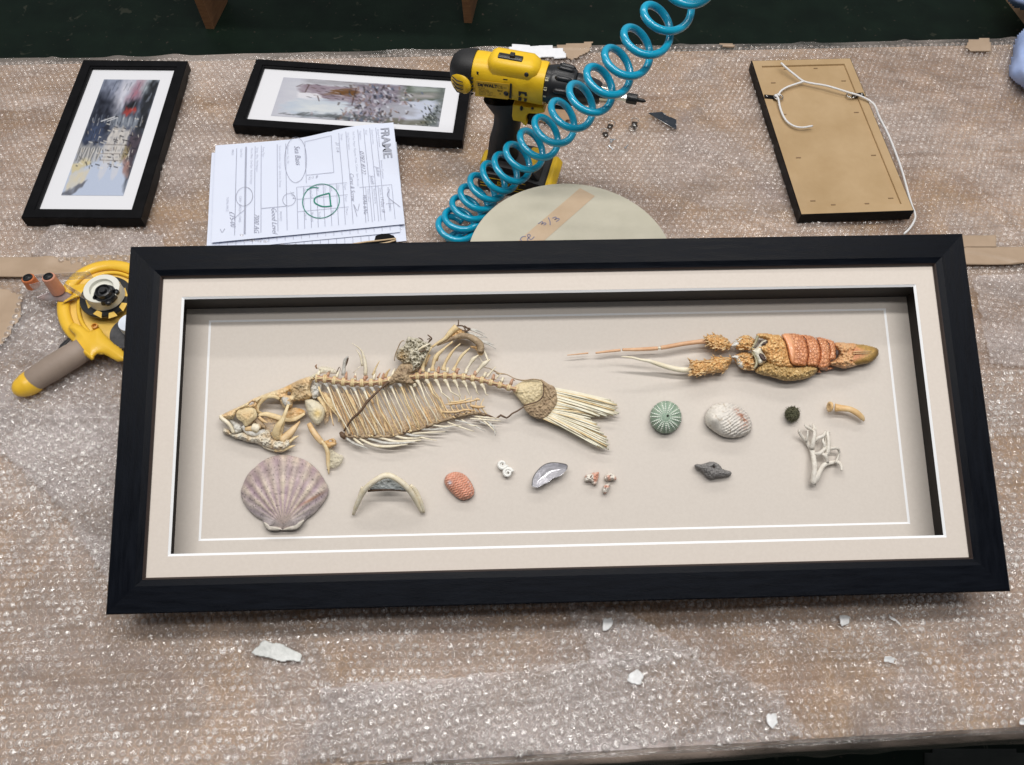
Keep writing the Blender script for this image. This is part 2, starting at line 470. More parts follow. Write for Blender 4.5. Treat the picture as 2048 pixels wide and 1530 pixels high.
# ---- bubble wrap: a clear crinkled film with real bubbles
def film_mat(name, milk, milkc, rough, bump, gl, crk_glint=0.0, cs=420, rim=.55):
    m, nt, out = nt_new(name); L = nt.links.new
    tc = N(nt, 'ShaderNodeTexCoord')
    tr = N(nt, 'ShaderNodeBsdfTransparent'); tr.inputs[0].default_value = (.97, .965, .96, 1)
    di = N(nt, 'ShaderNodeBsdfDiffuse'); di.inputs[0].default_value = tuple(milkc) + (1,)
    gs = N(nt, 'ShaderNodeBsdfGlossy', i_Roughness=rough); gs.inputs[0].default_value = (1, 1, 1, 1)
    na = N(nt, 'ShaderNodeTexNoise', i_Scale=150, i_Detail=3, i_Distortion=1.0); L(tc.outputs['Object'], na.inputs['Vector'])
    nb = N(nt, 'ShaderNodeTexNoise', i_Scale=18, i_Detail=3); L(tc.outputs['Object'], nb.inputs['Vector'])
    ad = N(nt, 'ShaderNodeMath', operation='MULTIPLY_ADD'); L(nb.outputs['Fac'], ad.inputs[0]); ad.inputs[1].default_value = 2.5; L(na.outputs['Fac'], ad.inputs[2])
    bp = N(nt, 'ShaderNodeBump', i_Strength=bump, i_Distance=.004); L(ad.outputs[0], bp.inputs['Height'])
    L(bp.outputs[0], gs.inputs['Normal'])
    fr = N(nt, 'ShaderNodeFresnel', i_IOR=1.55); L(bp.outputs[0], fr.inputs['Normal'])
    mu = N(nt, 'ShaderNodeMath', operation='MULTIPLY', use_clamp=True); L(fr.outputs[0], mu.inputs[0]); mu.inputs[1].default_value = gl
    mpc = N(nt, 'ShaderNodeMapping'); mpc.inputs['Scale'].default_value = (.45, 1.3, 1); L(tc.outputs['Object'], mpc.inputs[0])
    nc = N(nt, 'ShaderNodeTexNoise', i_Scale=6, i_Detail=5, i_Roughness=.62, i_Distortion=.5); L(mpc.outputs[0], nc.inputs['Vector'])
    mf = ramp(nt, nc.outputs['Fac'], [(.38, (milk * .30,) * 3), (.64, (milk * 1.9,) * 3)])  # uneven milkiness; its stretched contrast also paints broad sheen patches
    if crk_glint:
        nd = N(nt, 'ShaderNodeTexNoise', i_Scale=cs, i_Detail=2, i_Distortion=1.6); L(tc.outputs['Object'], nd.inputs['Vector'])
        sb = N(nt, 'ShaderNodeMath', operation='SUBTRACT'); L(nd.outputs['Fac'], sb.inputs[0]); sb.inputs[1].default_value = .5
        ab = N(nt, 'ShaderNodeMath', operation='ABSOLUTE'); L(sb.outputs[0], ab.inputs[0])
        ne = N(nt, 'ShaderNodeTexNoise', i_Scale=75, i_Detail=2); L(tc.outputs['Object'], ne.inputs['Vector'])
        cr = ramp(nt, ab.outputs[0], [(.0, (crk_glint,) * 3), (.03, (crk_glint * .9,) * 3), (.055, (0,) * 3)])  # white crinkle lines in the diffuse colour, painted in place of lamp glints
        ce = ramp(nt, ne.outputs['Fac'], [(.46, (0,) * 3), (.57, (1,) * 3)])
        cf_ = ramp(nt, nc.outputs['Fac'], [(.36, (.22,) * 3), (.54, (1,) * 3)]); m0 = N(nt, 'ShaderNodeMath', operation='MULTIPLY'); L(cr, m0.inputs[0]); L(cf_, m0.inputs[1]); cr = m0.outputs[0]
        mm = N(nt, 'ShaderNodeMath', operation='MULTIPLY_ADD', use_clamp=True); L(cr, mm.inputs[0]); L(ce, mm.inputs[1]); L(mf, mm.inputs[2]); mf = mm.outputs[0]
    a = N(nt, 'ShaderNodeMixShader'); L(mf, a.inputs[0]); L(tr.outputs[0], a.inputs[1]); L(di.outputs[0], a.inputs[2])
    mn = N(nt, 'ShaderNodeMath', operation='MINIMUM'); L(mu.outputs[0], mn.inputs[0]); mn.inputs[1].default_value = .42; mu = mn
    if crk_glint:
        lw = N(nt, 'ShaderNodeLayerWeight', i_Blend=.5)
        rm = ramp(nt, lw.outputs['Facing'], [(.50, (0,) * 3), (.85, (rim,) * 3)])
        am = N(nt, 'ShaderNodeMath', operation='ADD', use_clamp=True); L(rm, am.inputs[0]); L(mf, am.inputs[1]); L(am.outputs[0], a.inputs[0])
    c = N(nt, 'ShaderNodeMixShader'); L(mu.outputs[0], c.inputs[0]); L(a.outputs[0], c.inputs[1]); L(gs.outputs[0], c.inputs[2])
    L(c.outputs[0], out.inputs[0])
    return m


FILM = film_mat('bubble_film', .20, (.76, .64, .57), .12, .6, .8)
FILM2 = film_mat('bubble_film_second', .20, (.86, .80, .81), .14, .6, .7)
BUB = film_mat('bubble_dome', .06, (.90, .86, .83), .10, .8, 2.4, .9, 190)
BUB2 = film_mat('bubble_dome_slack', .10, (.86, .77, .71), .16, .7, 1.5, .42, 150, rim=.26)


def tbl(u, v, z):  # bench coordinates -> world
    return T0 + TE * u + TN * v + np.array([0, 0, z])


def wave(x, y):   # slow wrinkles of the film (world coordinates)
    u = x * TE[0] + y * TE[1]; v = x * TN[0] + y * TN[1]
    a = vnoise(u * 1.0 + 5, v * 3.2 + 5, .16, 3) * .0035 + vnoise(u + 9, v * 2 + 9, .045, 4) * .0016
    r1 = np.abs(vnoise(u + 3, v * 2.5 + 2, .22, 8) - .5) * 2; r2 = np.abs(vnoise(u * .6 + v * .5 + 7, v * 3.0 + 5, .17, 18) - .5) * 2
    return a + .0040 * np.exp(-(r1 / .07) ** 2) + .0032 * np.exp(-(r2 / .05) ** 2)


def grid_sheet(name, u0, u1, v0, v1, st, z0, mat, mask=None, parent=None, drape=True):
    nu = int((u1 - u0) / st) + 1; nv = int((v1 - v0) / st) + 1
    U, Vv = np.meshgrid(np.linspace(u0, u1, nu), np.linspace(v0, v1, nv), indexing='ij')
    x = T0[0] + TE[0] * U + TN[0] * Vv; y = T0[1] + TE[1] * U + TN[1] * Vv
    z = z0 + wave(x, y)
    vs = np.stack([x, y, z], -1).reshape(-1, 3)
    g = np.arange(nu * nv).reshape(nu, nv)
    q = np.stack([g[:-1, :-1], g[1:, :-1], g[1:, 1:], g[:-1, 1:]], -1).reshape(-1, 4)
    if mask is not None:
        cx = vs[q].mean(1); q = q[inside(cx[:, 0], cx[:, 1], mask)]
        us = np.unique(q); ix = -np.ones(len(vs), int); ix[us] = np.arange(len(us)); vs = vs[us]; q = ix[q]
    return vs, q


def np_mesh(name, vs, q, mat, parent=None, smooth=True):
    me = bpy.data.meshes.new(name); me.vertices.add(len(vs)); me.vertices.foreach_set('co', vs.astype(np.float32).ravel())
    k = q.shape[1]
    me.loops.add(q.size); me.loops.foreach_set('vertex_index', q.astype(np.int32).ravel())
    me.polygons.add(len(q)); me.polygons.foreach_set('loop_start', np.arange(0, q.size, k, dtype=np.int32)); me.polygons.foreach_set('loop_total', np.full(len(q), k, np.int32))
    me.update(calc_edges=True); me.validate()
    if smooth: me.polygons.foreach_set('use_smooth', [True] * len(me.polygons))
    me.materials.append(mat)
    o = bpy.data.objects.new(name, me); COL.objects.link(o); o.parent = parent
    return o


def bubbles(u0, u1, v0, v1, sp, z0, mask=None, seed=5, rot=0.0, pop=.36, seg=10):
    r = np.random.default_rng(seed); pts = []
    rows = int((v1 - v0) / (sp * .866)) + 1; cols = int((u1 - u0) / sp) + 1
    i, j = np.meshgrid(np.arange(rows), np.arange(cols), indexing='ij')
    u = u0 + (j + (i % 2) * .5) * sp; v = v0 + i * sp * .866; u = u.ravel(); v = v.ravel()
    c, s = math.cos(rot), math.sin(rot); um, vm = (u0 + u1) / 2, (v0 + v1) / 2
    uu = um + (u - um) * c - (v - vm) * s; vv = vm + (u - um) * s + (v - vm) * c
    uu = uu + .006 * (vnoise(uu + 2, vv + 2, .12, 21) - .5); vv = vv + .006 * (vnoise(uu + 7, vv + 2, .12, 22) - .5)
    x = T0[0] + TE[0] * uu + TN[0] * vv; y = T0[1] + TE[1] * uu + TN[1] * vv
    ok = (vv > .004) & (vv < TD - .006)
    if mask is not None: ok &= inside(x, y, mask)
    # only what the bench edge region can show
    x, y = x[ok], y[ok]; n = len(x)
    full = (vnoise(x + 4, y + 4, .15, 31 + seed) * .7 + vnoise(x + 4, y + 4, .035, 32 + seed) * .3 + r.random(n) * .35 - .17) > pop
    H = np.where(full, .0032 + .0014 * r.random(n), .0008 + .0018 * r.random(n)); R = sp * .46 * np.where(full, 1, .9 + .1 * r.random(n))
    prof = [(1.0, 0.0), (.93, .45), (.72, .80), (.38, .97)]
    vs = []; a = np.arange(seg) * 2 * math.pi / seg
    for k, (pr, ph) in enumerate(prof):
        jr = np.where(full, .055, .16)[:, None] * (r.random((n, seg)) - .5) * (1 if k else .3); jh = np.where(full, .20, .9)[:, None] * (r.random((n, seg)) - .5) * (1 if k else 0)
        rr = R[:, None] * (pr + jr)
        X = x[:, None] + rr * np.cos(a); Y = y[:, None] + rr * np.sin(a); Zz = H[:, None] * (ph + jh * (ph > 0))
        vs.append(np.stack([X, Y, Zz], -1))
    top = np.stack([x, y, H * (1.0 + .25 * (r.random(n) - .5))], -1)[:, None]
    A = np.concatenate(vs + [top], 1); npv = A.shape[1]
    A[:, :, 2] += z0 + wave(A[:, :, 0].ravel(), A[:, :, 1].ravel()).reshape(n, npv)
    q = []
    for k in range(3):
        for s_ in range(seg):
            q.append((k * seg + s_, k * seg + (s_ + 1) % seg, (k + 1) * seg + (s_ + 1) % seg, (k + 1) * seg + s_))
    for s_ in range(0, seg, 2): q.append((3 * seg + s_, 3 * seg + (s_ + 1) % seg, 3 * seg + (s_ + 2) % seg, npv - 1))
    q = np.array(q); Q = (np.arange(n)[:, None, None] * npv + q[None]).reshape(-1, 4)
    return A.reshape(-1, 3), Q


wrap = thing('bubble_wrap', 'clear bubble wrap sheet covering the whole workbench top', 'bubble wrap', (0, 0, 0))
vs, q = grid_sheet('film', -1.35, 1.45, -.004, TD + .004, .006, .0008, FILM)
film = np_mesh('film', vs, q, FILM, wrap)
# the part of the film that hangs over the front edge
mb = MB(); us = np.linspace(-1.35, 1.45, 260); ring = []
for k in range(6):
    a = k / 5
    vv = -.004 - .006 * math.sin(min(a * 3, 1) * math.pi / 2); zz_ = -.004 * a * 3 if a < .34 else -.004 - (a - .34) * .05
    x = T0[0] + TE[0] * us + TN[0] * vv; y = T0[1] + TE[1] * us + TN[1] * vv
    z = .0008 + wave(x, y) * (1 - a) + zz_ * 1.3 + (vnoise(us + 6, us * 0 + k * 2.0, .05, 9) - .5) * .006 * a
    ring.append(np.stack([x, y + (vnoise(us + 1, us * 0 + k, .03, 10) - .5) * .005 * a, z], -1))
n = len(us); g = np.arange(6 * n).reshape(6, n)
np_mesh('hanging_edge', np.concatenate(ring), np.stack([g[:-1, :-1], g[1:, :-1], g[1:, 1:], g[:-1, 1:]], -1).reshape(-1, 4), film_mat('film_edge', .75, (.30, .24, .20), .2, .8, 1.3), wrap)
A, Q = bubbles(-1.3, 1.4, 0.0, .47, .0104, .0008, seed=5)
np_mesh('bubbles', A, Q, BUB, wrap)['kind'] = 'stuff'
A, Q = bubbles(-1.3, 1.4, .4723, TD, .0104, .0008, seed=5, pop=.46)
np_mesh('slack_bubbles', A, Q, BUB2, wrap)['kind'] = 'stuff'


def overlay(poly, lab, z, seed, rot, pop, sp=.0108, fm=None):
    mk = np.array([TP(np.array(float(x)), np.array(float(y)), 0)[:2] for x, y in poly])
    lo, hi = mk.min(0), mk.max(0); cu = (mk - T0[:2]) @ TE[:2]; cv = (mk - T0[:2]) @ TN[:2]
    o = thing('bubble_wrap_piece', lab, 'bubble wrap', tuple(mk.mean(0)) + (0,))
    off = np.array(tuple(mk.mean(0)) + (0,))
    vs, q = grid_sheet('film', cu.min(), cu.max(), max(cv.min(), .002), cv.max(), .004, z, FILM2, mk)
    np_mesh('film', vs - off, q, fm or FILM2, o)
    A, Q = bubbles(cu.min() - .1, cu.max() + .1, cv.min() - .1, cv.max() + .1, sp, z, mk, seed, rot, pop)
    np_mesh('bubbles', A - off, Q, BUB2 if mk[:, 1].mean() > .6 else BUB, o)['kind'] = 'stuff'
    return o


overlay([(45, 590), (70, 560), (330, 548), (330, 800), (230, 1180), (120, 1010), (0, 900), (-160, 860), (-160, 780), (0, 700), (25, 660)], 'milky bubble wrap piece under the tape gun left of the big frame', .0062, 11, .5, .36)
overlay([(645, 1378), (900, 1358), (1160, 1330), (1340, 1300), (1450, 1345), (1560, 1395), (1600, 1470), (1500, 1505), (960, 1522), (600, 1522), (640, 1440)], 'doubled bubble wrap piece with plump bubbles at the front bench edge', .0062, 12, .22, .22, .0118)
overlay([(1940, 560), (2200, 545), (2250, 720), (2060, 742), (1975, 735)], 'lilac bubble wrap patch right of the big frame below the tape', .0062, 13, .8, .36)
overlay([(1130, 1215), (1235, 1215), (1390, 1310), (1280, 1335), (1190, 1330)], 'small wedge of bubble wrap just below the frame bottom edge', .0062, 14, .6, .12, .0125)
overlay([(330, 505), (270, 560), (60, 512), (110, 460), (250, 466), (330, 478)], 'crinkled bubble wrap strip between small framed picture and tape', .0062, 15, .3, .40)

# ---- tape strips, scraps and flakes lying on the wrap
tape = pm('kraft_tape', (.37, .27, .185), (.43, .32, .225), scale=30, rough=.42, bump=.08, bscale=60)
card = pm('cardboard', (.27, .17, .10), (.34, .22, .13), scale=60, rough=.8, bump=.1)
white = pm('white_paper', (.74, .76, .80), (.82, .83, .86), scale=80, rough=.6, bump=.06, bscale=90)


def flat_piece(name, poly, z, th, mat, label, cat, group=None, wav=True, sm=1, step=3):
    c = np.mean([p[:2] for p in poly], 0); org = TP(c[0], c[1], 0.0)
    def pr(x, y, h):
        p = TP(x, y, h + z)
        if wav: p = p + np.stack([0 * p[..., 0], 0 * p[..., 0], wave(p[..., 0].ravel(), p[..., 1].ravel()).reshape(p[..., 0].shape)], -1)
        return p
    o = relief(name, None, poly, mat, .0003, 0, pr, org, step, skirt=th, sm=sm)
    return root_mesh(o, label, cat, org, group)


def jag(poly, amp, n=5, seed=0):
    r = np.random.default_rng(seed); o = []
    for i in range(len(poly)):
        a = np.array(poly[i][:2], float); b = np.array(poly[(i + 1) % len(poly)][:2], float)
        for k in range(n): o.append(tuple(a + (b - a) * k / n + (r.random(2) - .5) * amp))
    return o


flat_piece('packing_tape', [(-260, 522), (0, 516), (260, 513), (700, 509), (1400, 500), (2048, 497), (2300, 495), (2300, 530), (2048, 531), (1400, 536), (700, 546), (260, 553), (0, 554), (-260, 560)], .0066, .0004, tape,
           'long tan packing tape strip running behind the big frame', 'tape', step=4)
flat_piece('packing_tape', jag([(1890, 474), (1990, 473), (1991, 496), (1890, 497)], 2, 4, 1), .0072, .0004, tape, 'short tan tape piece touching the big frame right top corner', 'tape')
flat_piece('kraft_paper', jag([(-150, 590), (10, 582), (46, 592), (40, 640), (22, 668), (0, 700), (-150, 720)], 6, 4, 2), .0082, .0004, tape, 'tan paper patch at the left picture edge beside orange roller', 'paper')
flat_piece('kraft_paper', jag([(1938, 82), (1976, 80), (1980, 104), (1948, 106), (1928, 98)], 3, 3, 3), .006, .0006, tape, 'small tan paper scrap at the back bench edge on the right', 'paper')
flat_piece('kraft_paper', jag([(1112, 97), (1183, 90), (1178, 107), (1143, 124), (1120, 112)], 3, 3, 4), .005, .0006, tape, 'torn tan paper scrap beside the white torn paper', 'paper')
flat_piece('kraft_paper', jag([(1437, 90), (1470, 92), (1466, 98), (1448, 99)], 2, 3, 14), .006, .0006, tape, 'tiny tan paper scrap at back bench edge near coil top', 'paper')
flat_piece('torn_paper', jag([(1018, 98), (1050, 97), (1098, 99), (1124, 104), (1132, 115), (1131, 119), (1085, 117), (1068, 123), (1045, 118), (1018, 118)], 2.5, 3, 5), .0066, .0006, white, 'torn white paper scrap behind the yellow drill', 'paper')
flat_piece('kraft_paper', smooth_poly([(1060, 215), (1100, 212), (1140, 216), (1151, 232), (1130, 243), (1100, 247), (1072, 240)], 3), .006, .0006, card, 'round brown paper piece under the drill chuck', 'paper')
scrapm = pm('cloudy_tape', (.50, .52, .50), (.80, .82, .80), scale=60, rough=.3, bump=.3)
smear = pm('white_paint', (.58, .58, .58), (.84, .86, .87), scale=120, rough=.45, bump=.3)
WF = [([(505, 1305), (530, 1283), (560, 1288), (605, 1312), (600, 1324), (560, 1322), (512, 1311)], 'clear tape shred below the frame left of centre'),
      ([(1676, 1233), (1698, 1234), (1694, 1248), (1680, 1255)], 'white flake below frame, left of a pair'),
      ([(1777, 1232), (1788, 1236), (1801, 1252), (1780, 1240)], 'slim white flake below frame, right of a pair'),
      ([(1766, 1315), (1788, 1318), (1785, 1328), (1768, 1324)], 'small white flake lowest under the frame right part'),
      ([(1258, 1350), (1272, 1340), (1286, 1352), (1278, 1372), (1256, 1364)], 'bright white paint blot under the frame centre'),
      ([(1208, 1240), (1224, 1238), (1222, 1256), (1206, 1262)], 'white paint blot nearest the frame bottom edge'),
      ([(1533, 1430), (1548, 1428), (1553, 1448), (1542, 1458), (1532, 1444)], 'white paint blot near the front bench edge'),
      ([(2036, 1440), (2050, 1436), (2054, 1450), (2038, 1450)], 'white flake at the right picture edge')]
for i, (p, lab) in enumerate(WF):
    flat_piece('paper_flake', smooth_poly(jag(p, 3.2, 2, 20 + i), 3), .0105 if i in (4, 5, 6) else .0062, .0004, scrapm if i == 0 else smear, lab, 'flake', 'white flakes on the bubble wrap', step=2)
# things on and over the floor
for nm, pts, lab in [('wooden_stand', [(420, 58, 404, -60, 436, -60), (936, 46, 928, -60, 944, -60)], 'brown plywood stand feet on the dark green floor behind bench')]:
    st = thing(nm, lab, 'stand', TP(650., 50., -.88))
    org = np.array(st.location)
    ply = pm('plywood', (.16, .075, .035), (.22, .11, .05), scale=20, stretch=(1, 1, 6), rough=.6)
    xs = []
    for (x, y, *_r) in pts:
        p = TP(float(x), float(y), -.88); xs.append(p)
        MB(org).add([p + np.array(q) for q in [(-.014, 0, 0), (.014, 0, 0), (.030, .16, 0), (.002, .16, 0), (-.050, 0, .6), (-.022, 0, .6), (.05, .34, .6), (.022, .34, .6)]],
                    [(3, 2, 1, 0), (4, 5, 6, 7), (0, 1, 5, 4), (1, 2, 6, 5), (2, 3, 7, 6), (3, 0, 4, 7)]).build('foot', ply, st, smooth=False)
    MB(org).box((xs[0][0] - .05, xs[0][1], -.28), (xs[1][0] + .05, xs[0][1] + .4, -.25)).build('shelf_board', ply, st, smooth=False)
bx = thing('cardboard_box', 'brown cardboard box on the floor in the top right corner', 'box', TP(2122., 66., -.88), rotz=.2)
MB().box((-.11, 0, 0), (.4, .35, .10)).build('box_body', card, bx, smooth=False)
MB().box((-.115, -.005, .1005), (.405, .16, .104)).build('flap', card, bx, smooth=False)
blue = pm('blue_cloth', (.28, .38, .64), (.38, .48, .76), scale=25, rough=.9, bump=.5, bscale=50)


def cloth(name, poly, z, dome, label):
    c = np.mean(poly, 0); org = TP(c[0], c[1], 0.0)
    o = relief(name, None, poly, blue, .002, dome, lambda x, y, h: TP(x, y, h + z), org, 4, zf=lambda X, Y, k: .022 * (vnoise(X, Y, 26, 3) - .5) * np.clip(k * 3, 0, 1), skirt=.03, sm=4)
    return root_mesh(o, label, 'cloth', org)


cloth('cloth', [(2036, 70), (2075, 50), (2140, 60), (2150, 190), (2070, 185), (2036, 168), (2018, 148), (2026, 110)], .005, .05, 'pale blue cloth on the bench at the right picture edge')
cloth('cloth', [(2014, -18), (2060, -40), (2120, -20), (2110, 40), (2060, 24), (2024, 10)], -.70, .05, 'blue cloth lying on the brown box in the top right corner').location.z -= .0
blotch = relief('floor_blotch', None, [(1850, 1516), (1880, 1500), (1960, 1498), (2048, 1508), (2100, 1560), (1880, 1570)], pm('grey_blotch', (.03, .035, .032), (.05, .055, .05), scale=9, rough=.9), .002, .01,
             lambda x, y, h: TP(x, y, h - .88), TP(1960., 1530., -.88), 8)  # low grey sheet added for a paler patch of floor
root_mesh(blotch, 'dim grey rag on the floor below the front bench edge', 'blotch', TP(1960., 1530., -.88))

# ================================================================== THE BIG SHADOW-BOX FRAME
W2, H2 = S / 2, HF / 2
big = props(bpy.data.objects.new('shadow_box_frame', None), 'large black shadow box frame with cream mount holding the fish skeleton and shells', 'frame')
COL.objects.link(big); big.matrix_world = FRAME_M
blk = pm('black_stained_wood', (.0018, .0027, .0050), (.0040, .0056, .0095), scale=22, stretch=(1, 9, 9), rough=.36, spec=.07, bump=.12, bscale=160, rvar=.08)
blkv = pm('black_stained_wood_upright', (.0018, .0027, .0050), (.0040, .0056, .0095), scale=22, stretch=(9, 1, 9), rough=.36, spec=.07, bump=.12, bscale=160, rvar=.08)
lip = pm('dark_lip', (.020, .011, .009), (.03, .017, .013), scale=30, rough=.5)
cream = pm('cream_mount_board', (.66, .60, .54), (.69, .63, .57), scale=260, rough=.85, bump=.05, bscale=900, spec=.2)
cream2 = pm('cream_backing_board', (.645, .595, .54), (.675, .625, .57), scale=260, rough=.85, bump=.05, bscale=900, spec=.2)
bevelw = pm('white_bevel', (.86, .88, .90), rough=.6)
wallm = pm('black_spacer', (.012, .009, .007), (.016, .012, .010), scale=40, rough=.7)


def ring_profile(prof, mat, name, x2, y2, parent, mats=None, mis=None, dy=0.0):
    """four mitred pieces; prof = (inset, z) closed loop"""
    n = len(prof); cs = [(-1, -1), (1, -1), (1, 1), (-1, 1)]
    for k in range(4):
        a, b = cs[k], cs[(k + 1) % 4]; v = []
        for s_ in (a, b):
            for ins, z in prof: v.append((s_[0] * (x2 - ins), s_[1] * (y2 - ins - dy), z))
        f = [(i, (i + 1) % n, (i + 1) % n + n, i + n) for i in range(n)] + [tuple(range(n))[::-1], tuple(range(n, 2 * n))]
        m_ = (mats[k % 2] if mats else mat)
        mb = MB().add(v, f); mb.m = list(mis) + [0, 0] if mis else mb.m
        mb.build(name, m_, parent, smooth=False)


mi_ = a0 = V[7] * S   # mat opening inset of the moulding
ring_profile([(0, -.024), (0, -.0015), (.0015, 0), (.030, -.0012), (.0355, -.0030), (.0372, -.0034), (.0385, -.0046), (.0392, -.0064), (.0392, -.012), (.030, -.012), (.030, -.024)],
             None, 'moulding', W2, H2, big, mats=[[blk, lip], [blkv, lip]], mis=[0, 0, 0, 0, 0, 1, 1, 1, 0, 0, 0])
MZ = -.0085
b_in = V[10] * S; bev = .0026
ring_profile([(.034, MZ), (b_in - bev, MZ), (b_in - bev, MZ - .0014), (.034, MZ - .0014)], cream, 'mount_board', W2, H2, big)
ring_profile([(b_in - bev, MZ - .0001), (b_in, MZ - .0019), (b_in - bev, MZ - .0019)], bevelw, 'white_bevel', W2, H2, big)
wi = (V[10] + V[15]) * S + .0005; DY = (V[11] + V[16]) * S - wi + .0005
ring_profile([(wi - .004, MZ - .0024), (wi, MZ - .0024), (wi, ZB - .0006), (wi - .004, ZB - .0006)], wallm, 'spacer_wall', W2, H2, big, dy=DY)
ring_profile([(wi - .0045, MZ - .003), (wi - .0045, ZB - .012), (wi - .010, ZB - .012), (wi - .010, MZ - .003)], wallm, 'box_side', W2, H2, big)
li = V[12] * S; lj = V[13] * S


def ring4(name, ix0, iy0, ix1, iy1, z0, z1, mat, parent):
    v = []
    for (x, y, z) in ((W2 - ix0, H2 - iy0, z0), (W2 - ix1, H2 - iy1, z1)):
        v += [(-x, -y, z), (x, -y, z), (x, y, z), (-x, y, z)]
    MB().add(v, [(k, (k + 1) % 4, (k + 1) % 4 + 4, k + 4) for k in range(4)]).build(name, mat, parent, smooth=False)


ring4('backing_surround', wi - .003, wi - .003, li, lj, ZB, ZB, cream2, big)
ring4('white_line', li, lj, li + .0024, lj + .0024, ZB, ZB - .0012, bevelw, big)
xx, yy = W2 - li - .002, H2 - lj - .002
MB().add([(-xx, -yy, ZB - .0012), (xx, -yy, ZB - .0012), (xx, yy, ZB - .0012), (-xx, yy, ZB - .0012)], [(0, 1, 2, 3)]).build('backing_panel', cream2, big, smooth=False)
xx, yy = W2 - wi + .008, H2 - wi + .008
MB().box((-xx, -yy, ZB - .011), (xx, yy, ZB - .0022)).build('back_board', card, big, smooth=False)
# the block that props the back of the frame up
blkp = thing('wooden_block', 'wooden block propping up the back of the big frame', 'block', (.02, .50, 0), rotz=.1)
MB().box((-.2, -.03, .006), (.2, .03, .062)).build('block', wood, blkp, smooth=False)
# ================================================================== THINGS INSIDE THE FRAME
bone = pm('bone', (.66, .48, .24), (.82, .68, .42), scale=120, rough=.55, bump=.25, bscale=500, sss=.0)
bone_or = pm('bone_amber', (.62, .40, .18), (.78, .60, .36), scale=110, rough=.45, bump=.2, bscale=400)
bone_wh = pm('bone_pale', (.74, .65, .46), (.86, .80, .65), scale=140, rough=.5, bump=.15, bscale=400)
bone_gr = pm('bone_grey', (.42, .40, .36), (.70, .69, .64), scale=180, rough=.6, bump=.3, bscale=500)
redv = pm('vertebra_red', (.40, .20, .12), (.62, .40, .27), scale=200, rough=.5)
tendon = pm('dried_tendon', (.075, .045, .03), (.17, .10, .055), scale=200, rough=.6, bump=.4, bscale=500)
leather = pm('dried_skin', (.27, .19, .12), (.50, .38, .24), scale=130, rough=.7, bump=.6, bscale=450)
amber = pm('amber_membrane', (.60, .34, .12), (.74, .56, .32), scale=90, rough=.4, bump=.2)


def veil(name, c, a):
    m, nt, out = nt_new(name); L = nt.links.new
    t = N(nt, 'ShaderNodeBsdfTransparent'); d = N(nt, 'ShaderNodeBsdfPrincipled', i_Roughness=.5)
    tc = N(nt, 'ShaderNodeTexCoord'); n = N(nt, 'ShaderNodeTexNoise', i_Scale=130, i_Detail=4); L(tc.outputs['Object'], n.inputs['Vector'])
    L(ramp(nt, n.outputs['Fac'], [(.35, tuple(x * .8 for x in c)), (.65, c)]), d.inputs['Base Color'])
    mx = N(nt, 'ShaderNodeMixShader'); L(ramp(nt, n.outputs['Fac'], [(.35, (a * .6,) * 3), (.65, (min(a * 1.3, 1),) * 3)]), mx.inputs[0])
    L(t.outputs[0], mx.inputs[1]); L(d.outputs[0], mx.inputs[2]); L(mx.outputs[0], out.inputs[0])
    return m


veil_am = veil('veil_amber', (.80, .56, .30), .42); veil_wh = veil('veil_pale', (.74, .68, .50), .62)

FO = FP(800., 790., 0.0)
fish = thing('fish_skeleton', 'long dried fish skeleton with skull at left and fanned tail', 'fish skeleton', FO, inframe=True)


def T(name, pts, r, mat, parent=None, seg=6, sm=4, flat=1.0, h=.012, org=None, cap=True):
    P = fpts(pts, h); R = np.array(r if hasattr(r, '__len__') else [r] * len(P), float) * K
    return MB(FO if org is None else org).tube(P, R, seg, smoothn=sm, flat=flat, cap=cap).build(name, mat, fish if parent is None else parent)


def RL(name, poly, mat, h0=.006, dome=.006, parent=None, org=None, **kw):
    return relief(name, fish if parent is None else parent, poly, mat, h0, dome, FP, FO if org is None else org, **kw)


# -- skull
def skc(X, Y, k):
    n = vnoise(X, Y, 9, 5)[:, None]; n2 = vnoise(X, Y, 3, 6)[:, None]
    c = np.array([.74, .62, .40]) * (1 - n) + np.array([.66, .44, .22]) * n
    d = np.exp(-((X - 597) ** 2 / 260 + (Y - 778) ** 2 / 260))[:, None]
    c = c * (1 - d * .75) + np.array([.22, .16, .09]) * d * .75
    o = np.exp(-((X - 578) ** 2 / 90 + (Y - 775) ** 2 / 60))[:, None]; c = c * (1 - o * .5) + np.array([.68, .36, .08]) * o * .5
    return c * (1.02 + .30 * n2)


vbone = pm('bone_painted', (1, 1, 1), vcol=True, scale=300, rough=.5, bump=.3, bscale=500)
skull = RL('skull', zz(ZC, [(1730, 110), (1560, 150), (1380, 235), (1200, 320), (1000, 385), (760, 480), (560, 590), (370, 680), (250, 740), (180, 780), (300, 840), (400, 820), (470, 700), (600, 640), (740, 640), (790, 700), (800, 600), (860, 520), (1010, 445), (1130, 460), (1210, 580), (1260, 650), (1340, 650), (1400, 620), (1420, 530), (1560, 520), (1680, 490), (1735, 430), (1700, 330), (1735, 200), (1790, 150)]),
           vbone, .008, .011, rough=.004, cf=skc, dmax=9, holes=[zz(ZC, [(660, 590), (700, 545), (750, 540), (740, 570), (690, 600)]), zz(ZC, [(1310, 400), (1340, 365), (1380, 390), (1370, 430), (1330, 430)])], seed=3)
RL('cheek_plate', zz(ZC, [(460, 700), (560, 645), (700, 640), (770, 670), (800, 780), (740, 860), (660, 930), (600, 960), (560, 900), (470, 830), (450, 770)]), vbone, .013, .005, skull, rough=.0015, p=1.0, cf=lambda X, Y, k: np.array([.76, .64, .40]) * (1 - .6 * k[:, None]) + np.array([.72, .45, .18]) * .6 * k[:, None])
